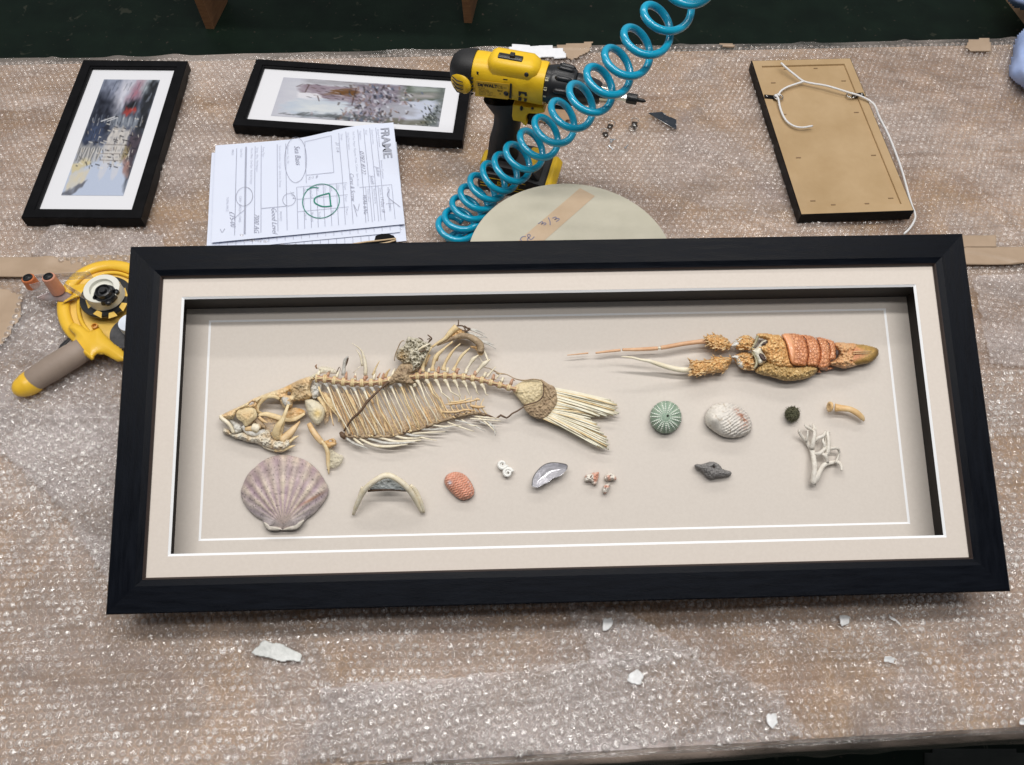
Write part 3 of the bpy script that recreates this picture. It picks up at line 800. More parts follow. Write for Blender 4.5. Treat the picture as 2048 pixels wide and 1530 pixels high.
T('socket_rim', zz(ZC, [(1180, 500, .018), (1100, 450, .020), (980, 450, .018), (870, 520, .014), (810, 610, .010), (810, 700, .008), (880, 740, .006)]), [3, 4, 5, 6.5, 6.5, 5.5, 4], bone, skull, 8, flat=.5)
T('socket_floor', zz(ZC, [(820, 770, .009), (950, 750, .009), (1100, 790, .008), (1290, 840, .008), (1450, 830, .010), (1610, 740, .012)]), [3, 5, 6, 5.5, 5, 3], bone, skull, 8, flat=.35)
RL('throat_plate', zz(ZC, [(1300, 680), (1400, 640), (1540, 660), (1620, 700), (1600, 760), (1450, 830), (1300, 840), (1270, 780)]), amber, .007, .003, skull, rough=.002, p=1.0)
T('eye_plate', zz(ZC, [(1250, 470, .016), (1300, 530, .016), (1330, 600, .016)]), [6, 9, 7], bone_gr, skull, 8)
T('jaw_strut', zz(ZC, [(1330, 590, .020), (1290, 700, .022), (1230, 850, .021), (1160, 960, .020), (1120, 1080, .016), (1160, 1180, .012)]), [3.2, 3.6, 5, 7.5, 9, 6], bone, skull, 8, flat=.4)
RL('jaw_plate', zz(ZC, [(1040, 1080), (1110, 980), (1230, 870), (1270, 900), (1230, 1100), (1200, 1180), (1100, 1180)]), bone, .010, .006, skull, rough=.002)
uj = T('upper_jaw', zz(ZC, [(175, 770, .014), (200, 820, .014), (290, 890, .014), (350, 960, .013), (400, 1070, .010)]), [3, 5, 4.5, 4, 3.5], bone_wh, skull, 8)
RL('snout_plate', zz(ZC, [(250, 740), (330, 700), (370, 720), (380, 840), (460, 900), (530, 960), (540, 1040), (430, 1070), (400, 1050), (360, 930), (270, 850)]), bone_gr, .007, .004, skull, rough=.003, p=1.0)
lj_ = RL('lower_jaw', zz(ZC, [(240, 985), (215, 1045), (250, 1080), (330, 1110), (420, 1160), (520, 1180), (640, 1225), (760, 1240), (900, 1300), (1040, 1350), (1180, 1375), (1300, 1345), (1360, 1270), (1370, 1180), (1300, 1120), (1200, 1180), (1060, 1160), (1030, 1040), (960, 1010), (850, 1060), (750, 1130), (640, 1100), (560, 1060), (440, 1090), (370, 1080), (330, 1020)]),
           vbone, .004, .010, rough=.005, dmax=9, cf=lambda X, Y, k: np.array([.80, .78, .68]) * (1 - vnoise(X, Y, 8, 9)[:, None] * .9) + np.array([.62, .46, .27]) * vnoise(X, Y, 8, 9)[:, None] * .9)
for i, ps in enumerate([[(1200, 1200, .012), (1330, 1100, .012), (1440, 980, .012), (1530, 870, .012)], [(1200, 1290, .01), (1330, 1230, .01), (1440, 1150, .01), (1510, 1120, .01)], [(1100, 1360, .008), (1250, 1350, .009), (1360, 1310, .009), (1450, 1280, .009)], [(900, 1290, .006), (1050, 1345, .006), (1220, 1370, .006), (1330, 1330, .007)]]):
    T('throat_spine', zz(ZC, ps), [(8, 9, 6, 1.2), (5, 4, 3, .8), (5, 4, 3, .8), (3, 4, 4, 1)][i], (bone_or, bone, bone, bone_wh)[i], lj_, 6, flat=.5)
for i, ps in enumerate([[(600, 1000, .01), (740, 990, .012), (860, 960, .012)], [(640, 1060, .009), (780, 1080, .010), (940, 1040, .010)], [(720, 960, .012), (800, 990, .013), (830, 1000, .012)], [(830, 800, .012), (900, 860, .012), (980, 900, .012)], [(790, 850, .01), (860, 920, .01), (940, 980, .008)], [(560, 950, .01), (620, 1040, .009), (700, 1100, .008)]]):
    T('mouth_bone', zz(ZC, ps), [(5, 6, 4), (6, 7, 5), (8, 10, 7), (3, 3.5, 1), (5, 6, 3), (5, 5, 4)][i], (bone_or, bone_gr, bone_wh, bone_or, leather, bone_gr)[i], skull, 6, flat=.55)
RL('skull_membrane', zz(ZC, [(840, 700), (930, 740), (1250, 800), (1250, 840), (1100, 960), (1030, 1040), (900, 1010), (760, 1060), (640, 1040), (560, 960), (700, 900), (800, 780)]), veil_am, .004, .003, skull, rough=.003, skirt=.0003)
RL('gill_plate', zz(ZA, [(925, 890), (980, 870), (1050, 895), (1110, 950), (1120, 1020), (1090, 1090), (1040, 1125), (990, 1080), (950, 1000)]), vbone, .012, .008, rough=.001,
   cf=lambda X, Y, k: np.array([.74, .68, .52]) + (np.array([.74, .55, .22]) - np.array([.74, .68, .52])) * np.exp(-((X - 635) ** 2 + (Y - 827) ** 2) / 90)[:, None])
RL('shoulder_bone', zz(ZA, [(980, 760), (1040, 700), (1090, 740), (1070, 830), (1010, 870), (985, 820)]), bone_gr, .008, .006, rough=.004)
RL('side_membrane', zz(ZA, [(1090, 820), (1150, 810), (1230, 900), (1230, 1000), (1170, 1020), (1150, 1100), (1110, 1110), (1120, 980)]), veil_am, .006, .004, rough=.003, skirt=.0004)
for ps in ([(1090, 800), (1150, 900), (1180, 1020), (1205, 1130)], [(1060, 850), (1110, 930), (1130, 1000)], [(1120, 820), (1170, 900), (1190, 960)], [(1150, 860), (1200, 930), (1230, 990)]):
    T('side_bone', zz(ZA, ps), [2, 2.4, 2, 1], bone_or if ps[0][0] == 1090 else bone, seg=6, h=.010) if len(ps) == 4 else T('side_bone', zz(ZA, ps), [4, 5, 3], bone, seg=6, h=.009)
# -- spine
path = [(632, 757), (652, 758), (674, 762), (707, 766), (740, 766), (769, 763), (810, 755), (840, 752), (863, 751), (906, 752), (949, 757), (992, 768), (1035, 780)]
PP, _ = spline(np.array([(a, b, 0) for a, b in path]), np.zeros(len(path)), 12)
sl = np.concatenate([[0], np.cumsum(np.hypot(*np.diff(PP[:, :2], axis=0).T))]); NV = 22
tt = np.linspace(0, sl[-1], NV + 1)
vx = np.interp(tt, sl, PP[:, 0]); vy = np.interp(tt, sl, PP[:, 1])
for i in range(NV):
    a = FP(vx[i], vy[i], .014); b = FP(vx[i + 1], vy[i + 1], .014); d = b - a; Ln = np.linalg.norm(d); r = (10.0 - 3.0 * i / NV) * K
    mb = MB(FO)
    mb.lathe([(0, r * .6), (0, r), (Ln * .16, r * 1.02), (Ln * .20, r * .9)], a, d, 12, mi=0)
    mb.lathe([(Ln * .2, r * .88), (Ln * .38, r * .58), (Ln * .62, r * .58), (Ln * .82, r * .88)], a, d, 12, mi=1)
    mb.lathe([(Ln * .82, r * .9), (Ln * .86, r * 1.02), (Ln * .99, r), (Ln * .99, r * .6)], a, d, 12, mi=0)
    n = np.cross(d / Ln, (0, 0, 1))
    for s_ in (-1, 1):   # pale side strut
        mb.tube([a + d * .15 + n * r * .15 * s_ + np.array([0, 0, r * .85]), a + d * .5 + np.array([0, 0, r * .72]) + n * r * .12 * s_, a + d * .85 + np.array([0, 0, r * .85])], r * .11, 5)
    mb.build('vertebra', [bone, redv], fish)
    jt = random.uniform(-4, 4)
    up = random.uniform(5, 10)
    T('neural_knob', [(vx[i] + 4, vy[i] - 6, .016), (vx[i] + 7 + jt * .4, vy[i] - 8 - up, .015), (vx[i] + 10 + jt, vy[i] - 9 - up * (1.6 if i < 9 else .5), .014)], [4, 2.6, .8], redv if i % 2 else bone_wh, seg=5, sm=2)
# -- lower arches and ribs
keel = zz(ZA, [(1290, 1210), (1400, 1235), (1560, 1235), (1750, 1230), (1900, 1195), (2048, 1160)]) + zz(ZBq, [(150, 1085), (300, 1030), (450, 985), (600, 960), (700, 975)])
kx = np.array([p[0] for p in keel]); ky = np.array([p[1] for p in keel])
for i in range(NV - 3):
    x = vx[i] + 4; y = vy[i] + 7
    T('haemal_arch', [(x - 5, y, .014), (x, y + 8, .013), (x + 3, y + 15, .012)], [5, 3.5, 2], bone_gr if i < 10 else bone_wh, seg=6, sm=2, flat=.7)
    if i < 15:
        bx_ = x + 36 + (10 - i) * .9; bx_ = min(bx_, 945); by_ = np.interp(bx_, kx, ky)
        if i < 1: bx_, by_ = 678, 845
        e = (bx_, by_ - 1) if i < 12 else (x + 28, y + 58 - (i - 12) * 5)
        mxp = ((x + e[0]) / 2 - 4 + random.uniform(-2, 2), (y + e[1]) / 2 + random.uniform(-3, 3))
        T('rib', [(x + 1, y + 10, .013), (x + 7, y + 24, .016), mxp + (.017,), (e[0] - 3, e[1] - 12, .012), e + (.009,)], [2.8, 1.9, 1.6, 1.5, 1.4], bone_wh if i % 3 else bone, seg=6)
    else:
        T('rib', [(x + 1, y + 10, .013), (x + 5, y + 22, .012), (x + 9, y + 34 - (i - 15) * 4, .010)], [2, 1.5, .8], bone_wh, seg=6)
for i in range(26):
    t = i / 25; x0 = 660 + 200 * t; y0 = np.interp(x0, vx, vy) + 12; e = (x0 + 42 - 6 * t, np.interp(x0 + 42 - 6 * t, kx, ky) - 2)
    if e[0] < 692: e = (692, 855)
    T('rib', [(x0, y0, .007), (x0 + 10, y0 + 22, .010), ((x0 + e[0]) / 2 + 2, (y0 + e[1]) / 2, .011), e + (.008,)], [1.0, 1.0, .9, .8], (bone_or, bone, bone_wh)[i % 3], seg=5)
# far-side ribs, ambers between
for i in range(17):
    t = i / 16; x0 = 690 + 205 * t; e = (x0 + 3 + 6 * t, np.interp(x0 + 3, kx, ky) - 2)
    T('keel_strut', [(x0 - 26 + 4 * t, e[1] - 78 + 30 * t, .006), (x0 - 10, e[1] - 40 + 12 * t, .008), e + (.008,)], [.8, 1.6 + 1.2 * random.random(), 1.4], (bone_or, amber, bone)[i % 3], seg=5, flat=.5)
for i in range(9):
    x0 = 880 + i * 10; yb = np.interp(x0 + 14, kx, ky)
    T('keel_strut', [(x0 - 12 + i * 2.5, yb - 44 + i * 1.5, .008), (x0 + 2, yb - 18, .009), (x0 + 14, yb, .008)], [.8, 1.5, 1.5], (bone, bone_or)[i % 2], seg=5)
for ps, r in (([(330, 880), (440, 870), (560, 850), (650, 830)], 2.2), ([(370, 860), (470, 850), (560, 820)], 2), ([(560, 890), (630, 905), (695, 900)], 3.6), ([(300, 950), (420, 950), (520, 930), (600, 940)], 2.4), ([(600, 840), (625, 830), (650, 835)], 3)):
    T('anal_bone', zz(ZBq, ps), [r * .7] + [r] * (len(ps) - 2) + [r * .5], bone_or if r > 2.1 else bone, seg=6, h=.011)
RL('rib_membrane', zz(ZA, [(1160, 800), (1400, 830), (1520, 830), (1480, 960), (1390, 1080), (1310, 1170), (1260, 1090), (1200, 950)]), veil_am, .004, .003, rough=.003, skirt=.0003)
RL('rib_membrane', zz(ZA, [(1350, 1190), (1440, 1040), (1560, 1010), (1640, 980), (1760, 1060), (1900, 1080), (2040, 1100), (2080, 1150), (1800, 1215), (1550, 1230)]), veil_am, .005, .003, rough=.003, skirt=.0003)
RL('rib_membrane', zz(ZBq, [(0, 980), (150, 900), (320, 920), (480, 930), (600, 950), (500, 975), (300, 1020), (0, 1110)]), veil_am, .005, .003, rough=.003, skirt=.0003)
for (x, y, a, r) in ((1600, 1040, 70, 7), (1710, 1120, 75, 5), (1480, 1080, 72, 6), (1560, 850, 60, 6), (1390, 880, 62, 4), (1250, 1010, 68, 5), (1940, 1100, 75, 5)):
    p = ZA(x, y); dx, dy = math.cos(math.radians(a)), math.sin(math.radians(a))
    T('dried_flesh', [(p[0] - dx * 14, p[1] - dy * 14), (p[0], p[1]), (p[0] + dx * 15, p[1] + dy * 15)], [r * .2, r * .6, r * .2], bone_or, seg=6, flat=.3, h=.009)
T('keel_crust', [(a, b, .008) for a, b in keel], [4, 3.6, 3.5, 3.2, 3, 2.6, 3, 3.4, 3.6, 3.4, 2.6], leather, seg=7)
T('keel_edge', [(a + 1, b + 2.5, .007) for a, b in keel], [2.5, 2, 1.6, 1.4, 1.6, 1.4, 1.6, 1.5, 1.6, 1.8, 1.6], tendon, seg=6)
for i in range(34):
    t = random.random(); x = 690 + t * 270; y = np.interp(x, kx, ky)
    T('keel_crumb', [(x, y - 2, .010), (x + random.uniform(2, 6), y - random.uniform(-2, 5), .011)], [random.uniform(1.6, 3), 1], random.choice([leather, bone_or, bone, tendon]), seg=5, sm=1)
T('keel_knob', zz(ZE, [(735, 770, .010), (770, 820, .012), (800, 880, .010)]), [4, 6, 2.5], tendon, seg=8)
T('tendon', zz(ZE, [(790, 740, .010), (930, 530, .016), (1090, 380, .020), (1200, 220, .022), (1330, 90, .022), (1440, -10, .022), (1600, -150, .021)]), [1.8, 2.4, 2.6, 3.3, 2.4, 2, 3], tendon, seg=6)
RL('dried_skin', zz(ZD, [(1360, 1290), (1450, 1190), (1560, 1060), (1640, 960), (1740, 840), (1860, 830), (2000, 840), (2060, 960), (1960, 1010), (1900, 1090), (1990, 1180), (1920, 1230), (1700, 1190), (1560, 1230), (1430, 1290)]), leather, .016, .007, rough=.004)
# -- anal fin rays
rays = [zz(ZA, q) for q in ([(1330, 1250), (1400, 1300), (1540, 1350)], [(1400, 1250), (1450, 1290), (1500, 1320)], [(1460, 1255), (1600, 1320), (1750, 1330), (1930, 1308)], [(1540, 1250), (1700, 1295), (1850, 1298), (2000, 1285)], [(1640, 1240), (1800, 1280), (1950, 1280), (2060, 1268)], [(1800, 1225), (1900, 1250), (2048, 1250)], [(1900, 1205), (1990, 1225), (2090, 1222)])]
rays += [zz(ZBq, q) for q in ([(0, 1160), (120, 1190), (250, 1215)], [(20, 1150), (180, 1140), (330, 1132)], [(100, 1110), (250, 1110), (420, 1078)], [(200, 1070), (330, 1085), (480, 1070)], [(350, 1045), (470, 1090), (600, 1132)], [(420, 1025), (560, 1060), (700, 1130)], [(480, 1020), (560, 1070), (630, 1080)], [(640, 1000), (720, 1060), (800, 1140)], [(690, 1010), (740, 1050), (780, 1100), (795, 1170)], [(560, 1010), (680, 1020), (850, 1035)], [(600, 990), (700, 1000), (830, 1010)], [(650, 1040), (740, 1070), (810, 1090)])]
for i, q in enumerate(rays):
    w_ = 3.0 if i < 7 else 1.9
    T('fin_ray', [tuple(p[:2]) + (.008 + .004 * (j / len(q)),) for j, p in enumerate(q)], [w_ * .8] + [w_] * (len(q) - 2) + [.7], bone_wh if i % 3 else bone_gr, seg=6, flat=.5)
T('shrivelled_skin', zz(ZBq, [(640, 960, .008), (740, 985, .008), (800, 1010, .009), (845, 980, .010), (900, 1005, .009), (950, 965, .010), (1000, 940, .010), (1060, 900, .012)]), [3.5, 2, 1.6, 2.6, 2, 2, 1.8, 1.5], tendon, seg=6, sm=2)
# -- rear spines and arch
for q, wv in [([(600, 960), (620, 830), (680, 660), (780, 500)], (6, 3, 3, 2)), ([(790, 950), (800, 850), (860, 680), (1000, 540), (1170, 400)], (6, 3, 5, 2.6, 1.6)), ([(990, 940), (1020, 820), (1110, 660), (1200, 540), (1310, 440)], (6, 3, 3.6, 2, 1.2)),
              ([(1180, 950), (1230, 840), (1310, 700), (1400, 600), (1490, 520)], (5, 2.4, 3.4, 3, 1)), ([(1400, 965), (1470, 850), (1550, 730), (1650, 650)], (3.5, 2.6, 4.6, 1)), ([(1580, 1020), (1680, 890), (1760, 810), (1870, 730)], (3.5, 3.5, 5.4, 1)),
              ([(1800, 1065), (1880, 970), (1970, 870)], (3, 2, 1)), ([(1950, 1100), (2010, 1050), (2060, 1005)], (2.4, 1.6, .8)), ([(460, 1240), (450, 1180)], (4, 3)), ([(1700, 490), (1780, 640), (1830, 780)], (2, 2.4, 2)), ([(1650, 660), (1720, 780), (1790, 850)], (.6, .7, .6))]:
    T('neural_spine', [ZF(*p) + (.014 + .002 * j,) for j, p in enumerate(q)], wv, bone_wh if wv[0] < 5 else bone, seg=6, flat=.6)
for ps in ([(860, 760, .010), (900, 640, .013)], [(640, 860, .010), (740, 640, .014)]):
    T('dried_flesh', [ZF(p[0], p[1]) + (p[2],) for p in ps], [3.5, 2.5], bone_or, seg=5, flat=.4, sm=2)
T('fin_bar', zz(ZF, [(785, 500, .017), (900, 420, .018), (1020, 350, .020), (1130, 230, .021), (1240, 130, .021)]), [2.5, 3, 4, 6.5, 8], bone, seg=8)
T('fin_bar', zz(ZF, [(880, 470, .015), (1040, 400, .017), (1200, 330, .020), (1330, 290, .022), (1470, 310, .022), (1600, 380, .022), (1680, 470, .022), (1690, 600, .019)]), [2, 3, 5, 6, 6.5, 7.5, 8, 7], leather, seg=8)
RL('fin_web', zz(ZF, [(1180, 170), (1240, 130), (1350, 180), (1480, 260), (1640, 370), (1720, 500), (1740, 640), (1650, 650), (1600, 560), (1490, 490), (1600, 470), (1520, 360), (1380, 350), (1200, 360), (1060, 400), (1020, 360)]), amber, .014, .006, rough=.004)
T('dark_crust', zz(ZF, [(1240, 110, .024), (1330, 105, .024), (1380, 130, .024), (1400, 190, .024), (1340, 200, .024)]), 1.6, tendon, seg=5)
T('dark_crust', zz(ZF, [(1380, 110, .024), (1440, 150, .024), (1490, 165, .024), (1440, 200, .024), (1380, 210, .024)]), 1.9, tendon, seg=5)
T('dark_crust', zz(ZF, [(1270, -5, .026), (1278, 50, .025), (1266, 110, .024)]), [1, 1.3, 1.6], tendon, seg=5)
T('dark_crust', zz(ZF, [(700, 275, .026), (745, 310, .026), (775, 345, .026), (745, 380, .024), (715, 420, .022)]), [1.2, 1.6, 1.8, 2.2, 1.4], tendon, seg=5)
T('dark_crust', zz(ZF, [(745, 345, .026), (690, 362, .026)]), [1.5, .8], tendon, seg=5, sm=1)
T('dark_crust', zz(ZF, [(1540, 335, .02), (1580, 340, .02)]) if 0 else zz(ZF, [(530, 330, .024), (580, 350, .024), (620, 390, .023)]), [1, 1.4, .8], tendon, seg=5)
for q in ([(1480, 170), (1650, 240), (1820, 340)], [(1400, 215), (1580, 300), (1760, 405)], [(1500, 240), (1640, 300), (1780, 330)], [(1690, 375), (1830, 420), (1940, 465)], [(1710, 400), (1850, 460), (1975, 540)], [(1440, 160), (1620, 190), (1760, 260)]):
    T('dorsal_ray', [ZF(*p) + (.020,) for p in q], (2.2, 1.7, .6), bone_gr, seg=6, flat=.6)
RL('crumpled_fin', zz(ZF, [(120, 600), (160, 540), (260, 470), (300, 380), (340, 310), (430, 330), (520, 340), (640, 400), (760, 440), (770, 520), (700, 630), (640, 760), (560, 850), (480, 930), (430, 960), (400, 900), (380, 800), (300, 830), (220, 780), (140, 730), (110, 680)]), vbone, .016, .008, rough=.012, dmax=12,
   cf=lambda X, Y, k: np.array([.66, .62, .50]) * (1 - .75 * np.exp(-((X - 803) ** 2 + (Y - 714) ** 2) / 160)[:, None]) + np.array([.50, .33, .13]) * .75 * np.exp(-((X - 803) ** 2 + (Y - 714) ** 2) / 160)[:, None] + .10 * (vnoise(X, Y, 5, 4)[:, None] - .5))
T('fin_edge', zz(ZF, [(80, 760, .016), (100, 640, .020), (140, 540, .024), (190, 430, .026), (240, 385, .026), (270, 395, .026)]), [.9, 1.1, 1.2, 1.2, 1, .8], leather, seg=5)
T('fin_edge', zz(ZF, [(520, 560, .028), (620, 500, .029), (740, 440, .028)]), [2, 3, 1.5], bone_wh, seg=5)
T('fin_edge', zz(ZF, [(520, 570, .027), (580, 590, .027), (650, 560, .027), (720, 590, .024)]), [1.2, 1.6, 1.4, 1], tendon, seg=5)
# -- nape spikes
for q, wv, mt in [([(640, 1060), (650, 900), (670, 770), (730, 690)], (4.5, 3.4, 3.4, 1.2), bone_gr), ([(1060, 1060), (1060, 880), (1020, 680), (960, 560), (800, 440)], (4, 4, 3, 1.6, .5), bone_wh), ([(1000, 880), (960, 690), (880, 560)], (2.5, 2, .6), bone_wh), ([(1200, 1060), (1250, 930), (1330, 780)], (3, 2, .6), bone), ([(500, 1035), (560, 900), (595, 985)], (.9, .9, .6), tendon),
                  ([(830, 1010), (960, 880)], (.8, .5), bone_wh), ([(1430, 1100), (1480, 1000), (1530, 935)], (3.5, 2.6, 1), bone_or), ([(1290, 1110), (1345, 1010)], (2.4, 1), redv), ([(860, 1160), (860, 1060)], (3.5, 2), redv), ([(1060, 1110), (1100, 1080)], (4, 3), redv), ([(130, 930), (110, 880), (130, 850)], (1.5, 2, 1), redv), ([(640, 940), (700, 830), (730, 720)], (1.4, 1.6, 1.6), tendon)]:
    T('nape_spine', [ZD(*p) + (.015 + .003 * j,) for j, p in enumerate(q)], wv, mt, seg=6, sm=3, flat=.6)
RL('nape_skin', zz(ZD, [(0, 1080), (100, 1020), (180, 980), (150, 910), (300, 885), (420, 920), (500, 960), (510, 1020), (420, 1030), (250, 1020), (120, 1070), (20, 1140)]), veil_wh, .014, .004, rough=.002, skirt=.0004)
# -- pelvic bones under the throat
T('pelvic_bone', zz(ZE, [(160, 600, .012), (220, 720, .014), (320, 860, .014), (410, 960, .012)]), [5, 6, 6.5, 5.5], amber, seg=8, flat=.4)
T('pelvic_bone', zz(ZE, [(390, 920, .012), (460, 1020, .010), (500, 1150, .008), (505, 1330, .006), (520, 1520, .003)]), [4, 4.5, 4.5, 4, .8], bone, seg=8)
RL('pelvic_loop', zz(ZE, [(430, 930), (500, 900), (590, 870), (640, 900), (655, 950), (650, 990), (590, 1025), (540, 1040), (480, 1030)]), amber, .007, .006, rough=.002, holes=[zz(ZE, [(500, 915), (560, 905), (590, 925), (540, 935)])])
RL('pelvic_fan', zz(ZE, [(490, 1080), (560, 1050), (620, 1110), (700, 1150), (785, 1200), (760, 1290), (690, 1380), (600, 1410), (540, 1390), (500, 1420), (490, 1250)]), veil_wh, .004, .004, rough=.002, skirt=.0005)
T('pelvic_bone', zz(ZE, [(500, 1420, .004), (515, 1460, .004)]), [2.5, 1.5], tendon, seg=6, sm=1)
# -- tail
RL('tail_base', zz(ZBq, [(950, 740), (1000, 690), (1080, 655), (1220, 650), (1265, 760), (1210, 850), (1130, 890), (1060, 880), (1000, 810)]), vbone, .009, .008, rough=.002,
   cf=lambda X, Y, k: (np.array([.76, .64, .40]) * (.75 + .35 * (vnoise((Y - 790) * 1.0 + (X - 1040) * .1, X * .12, 2.2, 3)[:, None]))))
RL('tail_skin', zz(ZBq, [(1215, 645), (1290, 690), (1350, 720), (1372, 800), (1370, 870), (1320, 950), (1270, 1000), (1200, 1015), (1120, 980), (1070, 930), (1060, 885), (1110, 880), (1190, 850), (1240, 790), (1250, 720)]), leather, .012, .005, rough=.004)
T('tail_edge', zz(ZBq, [(1060, 890, .018), (1110, 875, .020), (1190, 850, .021), (1240, 790, .022), (1240, 690, .020)]), 1.5, tendon, seg=5)
T('tail_edge', zz(ZBq, [(740, 545, .012), (800, 575, .012), (820, 590, .013), (900, 600, .012), (980, 640, .013), (1060, 655, .015), (1150, 645, .017), (1220, 655, .018)]), [1, 1.8, 2.6, 1, 1.2, 1.6, 1.6, 1.4], leather, seg=5)
T('tail_edge', zz(ZBq, [(640, 520, .012), (740, 545, .012)]), [.6, .8], leather, seg=4, sm=1)
finray = pm('tail_ray', (.72, .68, .50), (.86, .84, .70), scale=60, stretch=(1, 1, 1), rough=.4, bump=.1)
def lobe(r0, tips, n, seed):
    r_ = random.Random(seed)
    for i in range(n):
        t = i / (n - 1); a_ = np.array(r0[0]) * (1 - t) + np.array(r0[1]) * t
        k = t * (len(tips) - 1); j = min(int(k), len(tips) - 2); c_ = np.array(tips[j]) * (1 - (k - j)) + np.array(tips[j + 1]) * (k - j)
        c_ = a_ + (c_ - a_) * r_.uniform(.93, 1.01); m_ = (a_ + c_) / 2 + np.array([0, r_.uniform(-4, 4) - 6])
        T('tail_ray', [ZBq(*a_) + (.013,), ZBq(*m_) + (.011 + .003 * r_.random(),), ZBq(*c_) + (.006 + .006 * r_.random(),)], [1.3, 2.0, r_.uniform(1.6, 2.4)], (finray, bone_wh, finray, bone)[i % 4], seg=5, flat=.3)


lobe(((1335, 722), (1350, 880)), [(1905, 848), (1955, 915), (1935, 980), (1840, 992), (1740, 985)], 20, 1)
lobe(((1345, 890), (1330, 925)), [(1640, 905), (1745, 1000)], 5, 2)
lobe(((1325, 935), (1235, 1010)), [(1700, 1015), (1778, 1095), (1838, 1200), (1872, 1300), (1805, 1302), (1500, 1130)], 20, 3)
RL('tail_web', zz(ZBq, [(1330, 740), (1600, 800), (1800, 850), (1860, 900), (1780, 960), (1600, 920), (1560, 940), (1680, 1030), (1760, 1150), (1700, 1200), (1500, 1110), (1260, 1000), (1330, 900)]), veil_wh, .008, .001, rough=.001, skirt=.0003)


# ---------------------------------------------------------------- spiny lobster shell
def pt(z, x, y, h): return FP(*[np.array(float(q)) for q in z(x, y)], h)


LO = FP(1560., 720., 0.)
lob = thing('lobster_shell', 'orange spiny lobster shell with warty carapace and ribbed feelers', 'lobster shell', LO, inframe=True)
orng = pm('lobster_orange', (.74, .30, .13), (.80, .42, .22), scale=60, rough=.42, bump=.35, bscale=260, crack=(250, (.40, .13, .05), .20), coat=.15)
orng_s = pm('lobster_orange_plain', (.74, .30, .13), (.82, .44, .24), scale=60, rough=.35, coat=.2, bump=.15)
wart = pm('lobster_wart', (.74, .42, .16), (.90, .66, .32), scale=110, rough=.5, bump=.4, bscale=300, crack=(230, (.56, .28, .09), .28))
feel = pm('feeler', (.62, .35, .19), (.72, .46, .28), scale=80, rough=.45)
feelw = pm('feeler_pale', (.78, .70, .50), (.85, .80, .66), scale=80, rough=.4)
horn = pm('horn_spike', (.66, .42, .20), (.80, .62, .36), scale=150, rough=.4)
shellw = pm('inner_white', (.70, .66, .52), (.82, .80, .70), scale=90, rough=.4)
fanm = pm('tail_fan_brown', (.22, .12, .04), (.52, .34, .12), scale=300, rough=.4, bump=.6, bscale=500)


def RB(name, z, pts, mat, h0, dome, parent=lob, **kw):
    return relief(name, parent, zz(z, pts), mat, h0, dome, FP, kw.pop('org', LO), **kw)


def spikes(name, z, items, mat, parent, org, seg=6):
    mb = MB(org)
    for (x, y, h, dx, dy, ln, r) in items:
        px, py = z(x, y); a = FP(px, py, h); b = FP(px + dx * ln, py + dy * ln, h + .004)
        mb.tube([a, (a + b) / 2, b], [r * K, r * K * .7, r * K * .1], seg)
    return mb.build(name, mat, parent)


car = RB('carapace', ZG, [(440, 110), (520, 100), (640, 115), (730, 130), (800, 220), (830, 330), (850, 440), (880, 500), (800, 520), (700, 520), (600, 470), (560, 420), (520, 330), (470, 310), (430, 290), (490, 220), (560, 180), (460, 150)], wart, .012, .014, rough=.004, dmax=16)
RB('eye_bridge', ZG, [(380, 290), (430, 280), (500, 200), (560, 170), (600, 230), (540, 270), (520, 320), (570, 400), (540, 450), (470, 480), (430, 400), (390, 330)], shellw, .013, .010, rough=.001, dmax=9)
for q in ([(490, 240), (530, 205), (570, 190), (575, 220), (530, 240)], [(470, 360), (500, 340), (545, 390), (550, 430), (510, 420)]):
    RB('eye_socket', ZG, q, pm('socket_dark', (.05, .025, .02), rough=.5), .024, .001, skirt=.001)
RB('side_plate', ZG, [(420, 560), (470, 500), (560, 440), (700, 400), (830, 420), (870, 500), (960, 500), (1100, 485), (1180, 530), (1130, 600), (1040, 645), (900, 670), (780, 672), (700, 650), (600, 620), (500, 600)], pm('lobster_side', (.58, .40, .17), (.80, .60, .30), scale=110, rough=.55, bump=.45, bscale=300, crack=(240, (.42, .26, .09), .28)), .008, .013, rough=.004, dmax=15)
segs = [([(740, 120), (840, 100), (960, 115), (1010, 150), (1045, 240), (1060, 350), (1040, 480), (1000, 490), (880, 480), (850, 430), (820, 300), (790, 200)], .0205),
        ([(960, 118), (1090, 130), (1160, 170), (1200, 270), (1205, 400), (1170, 500), (1130, 490), (1050, 480), (1065, 350), (1048, 240), (1015, 150)], .0200),
        ([(1150, 150), (1230, 160), (1290, 200), (1320, 290), (1320, 420), (1290, 520), (1180, 510), (1205, 400), (1205, 270), (1165, 170)], .0195),
        ([(1180, 145), (1290, 170), (1370, 200), (1395, 300), (1390, 400), (1330, 430), (1320, 500), (1310, 400), (1325, 290), (1290, 200)], .018)]
barrel = lambda X, Y, k: .013 * (np.sqrt(np.clip(1 - ((Y - 706 - (X - 1570) * .06) / (50 - (X - 1570) * .10)) ** 2, .02, 1)) - 1)
for i, (q, h) in enumerate(segs): RB('tail_segment', ZG, q, orng, h - .003, .0055, rough=.0008, dmax=4.5, skirt=.003, zf=barrel)
RL_ = RB('tail_segment', ZG, [(750, 118), (830, 105), (880, 180), (910, 300), (905, 400), (880, 470), (850, 430), (820, 300), (790, 200)], orng_s, .0215, .004, dmax=5, skirt=.002, zf=barrel)
RB('tail_segment', ZG, [(1200, 490), (1300, 500), (1370, 520), (1300, 545), (1210, 545), (1225, 575), (1170, 570), (1190, 530)], orng, .004, .006)
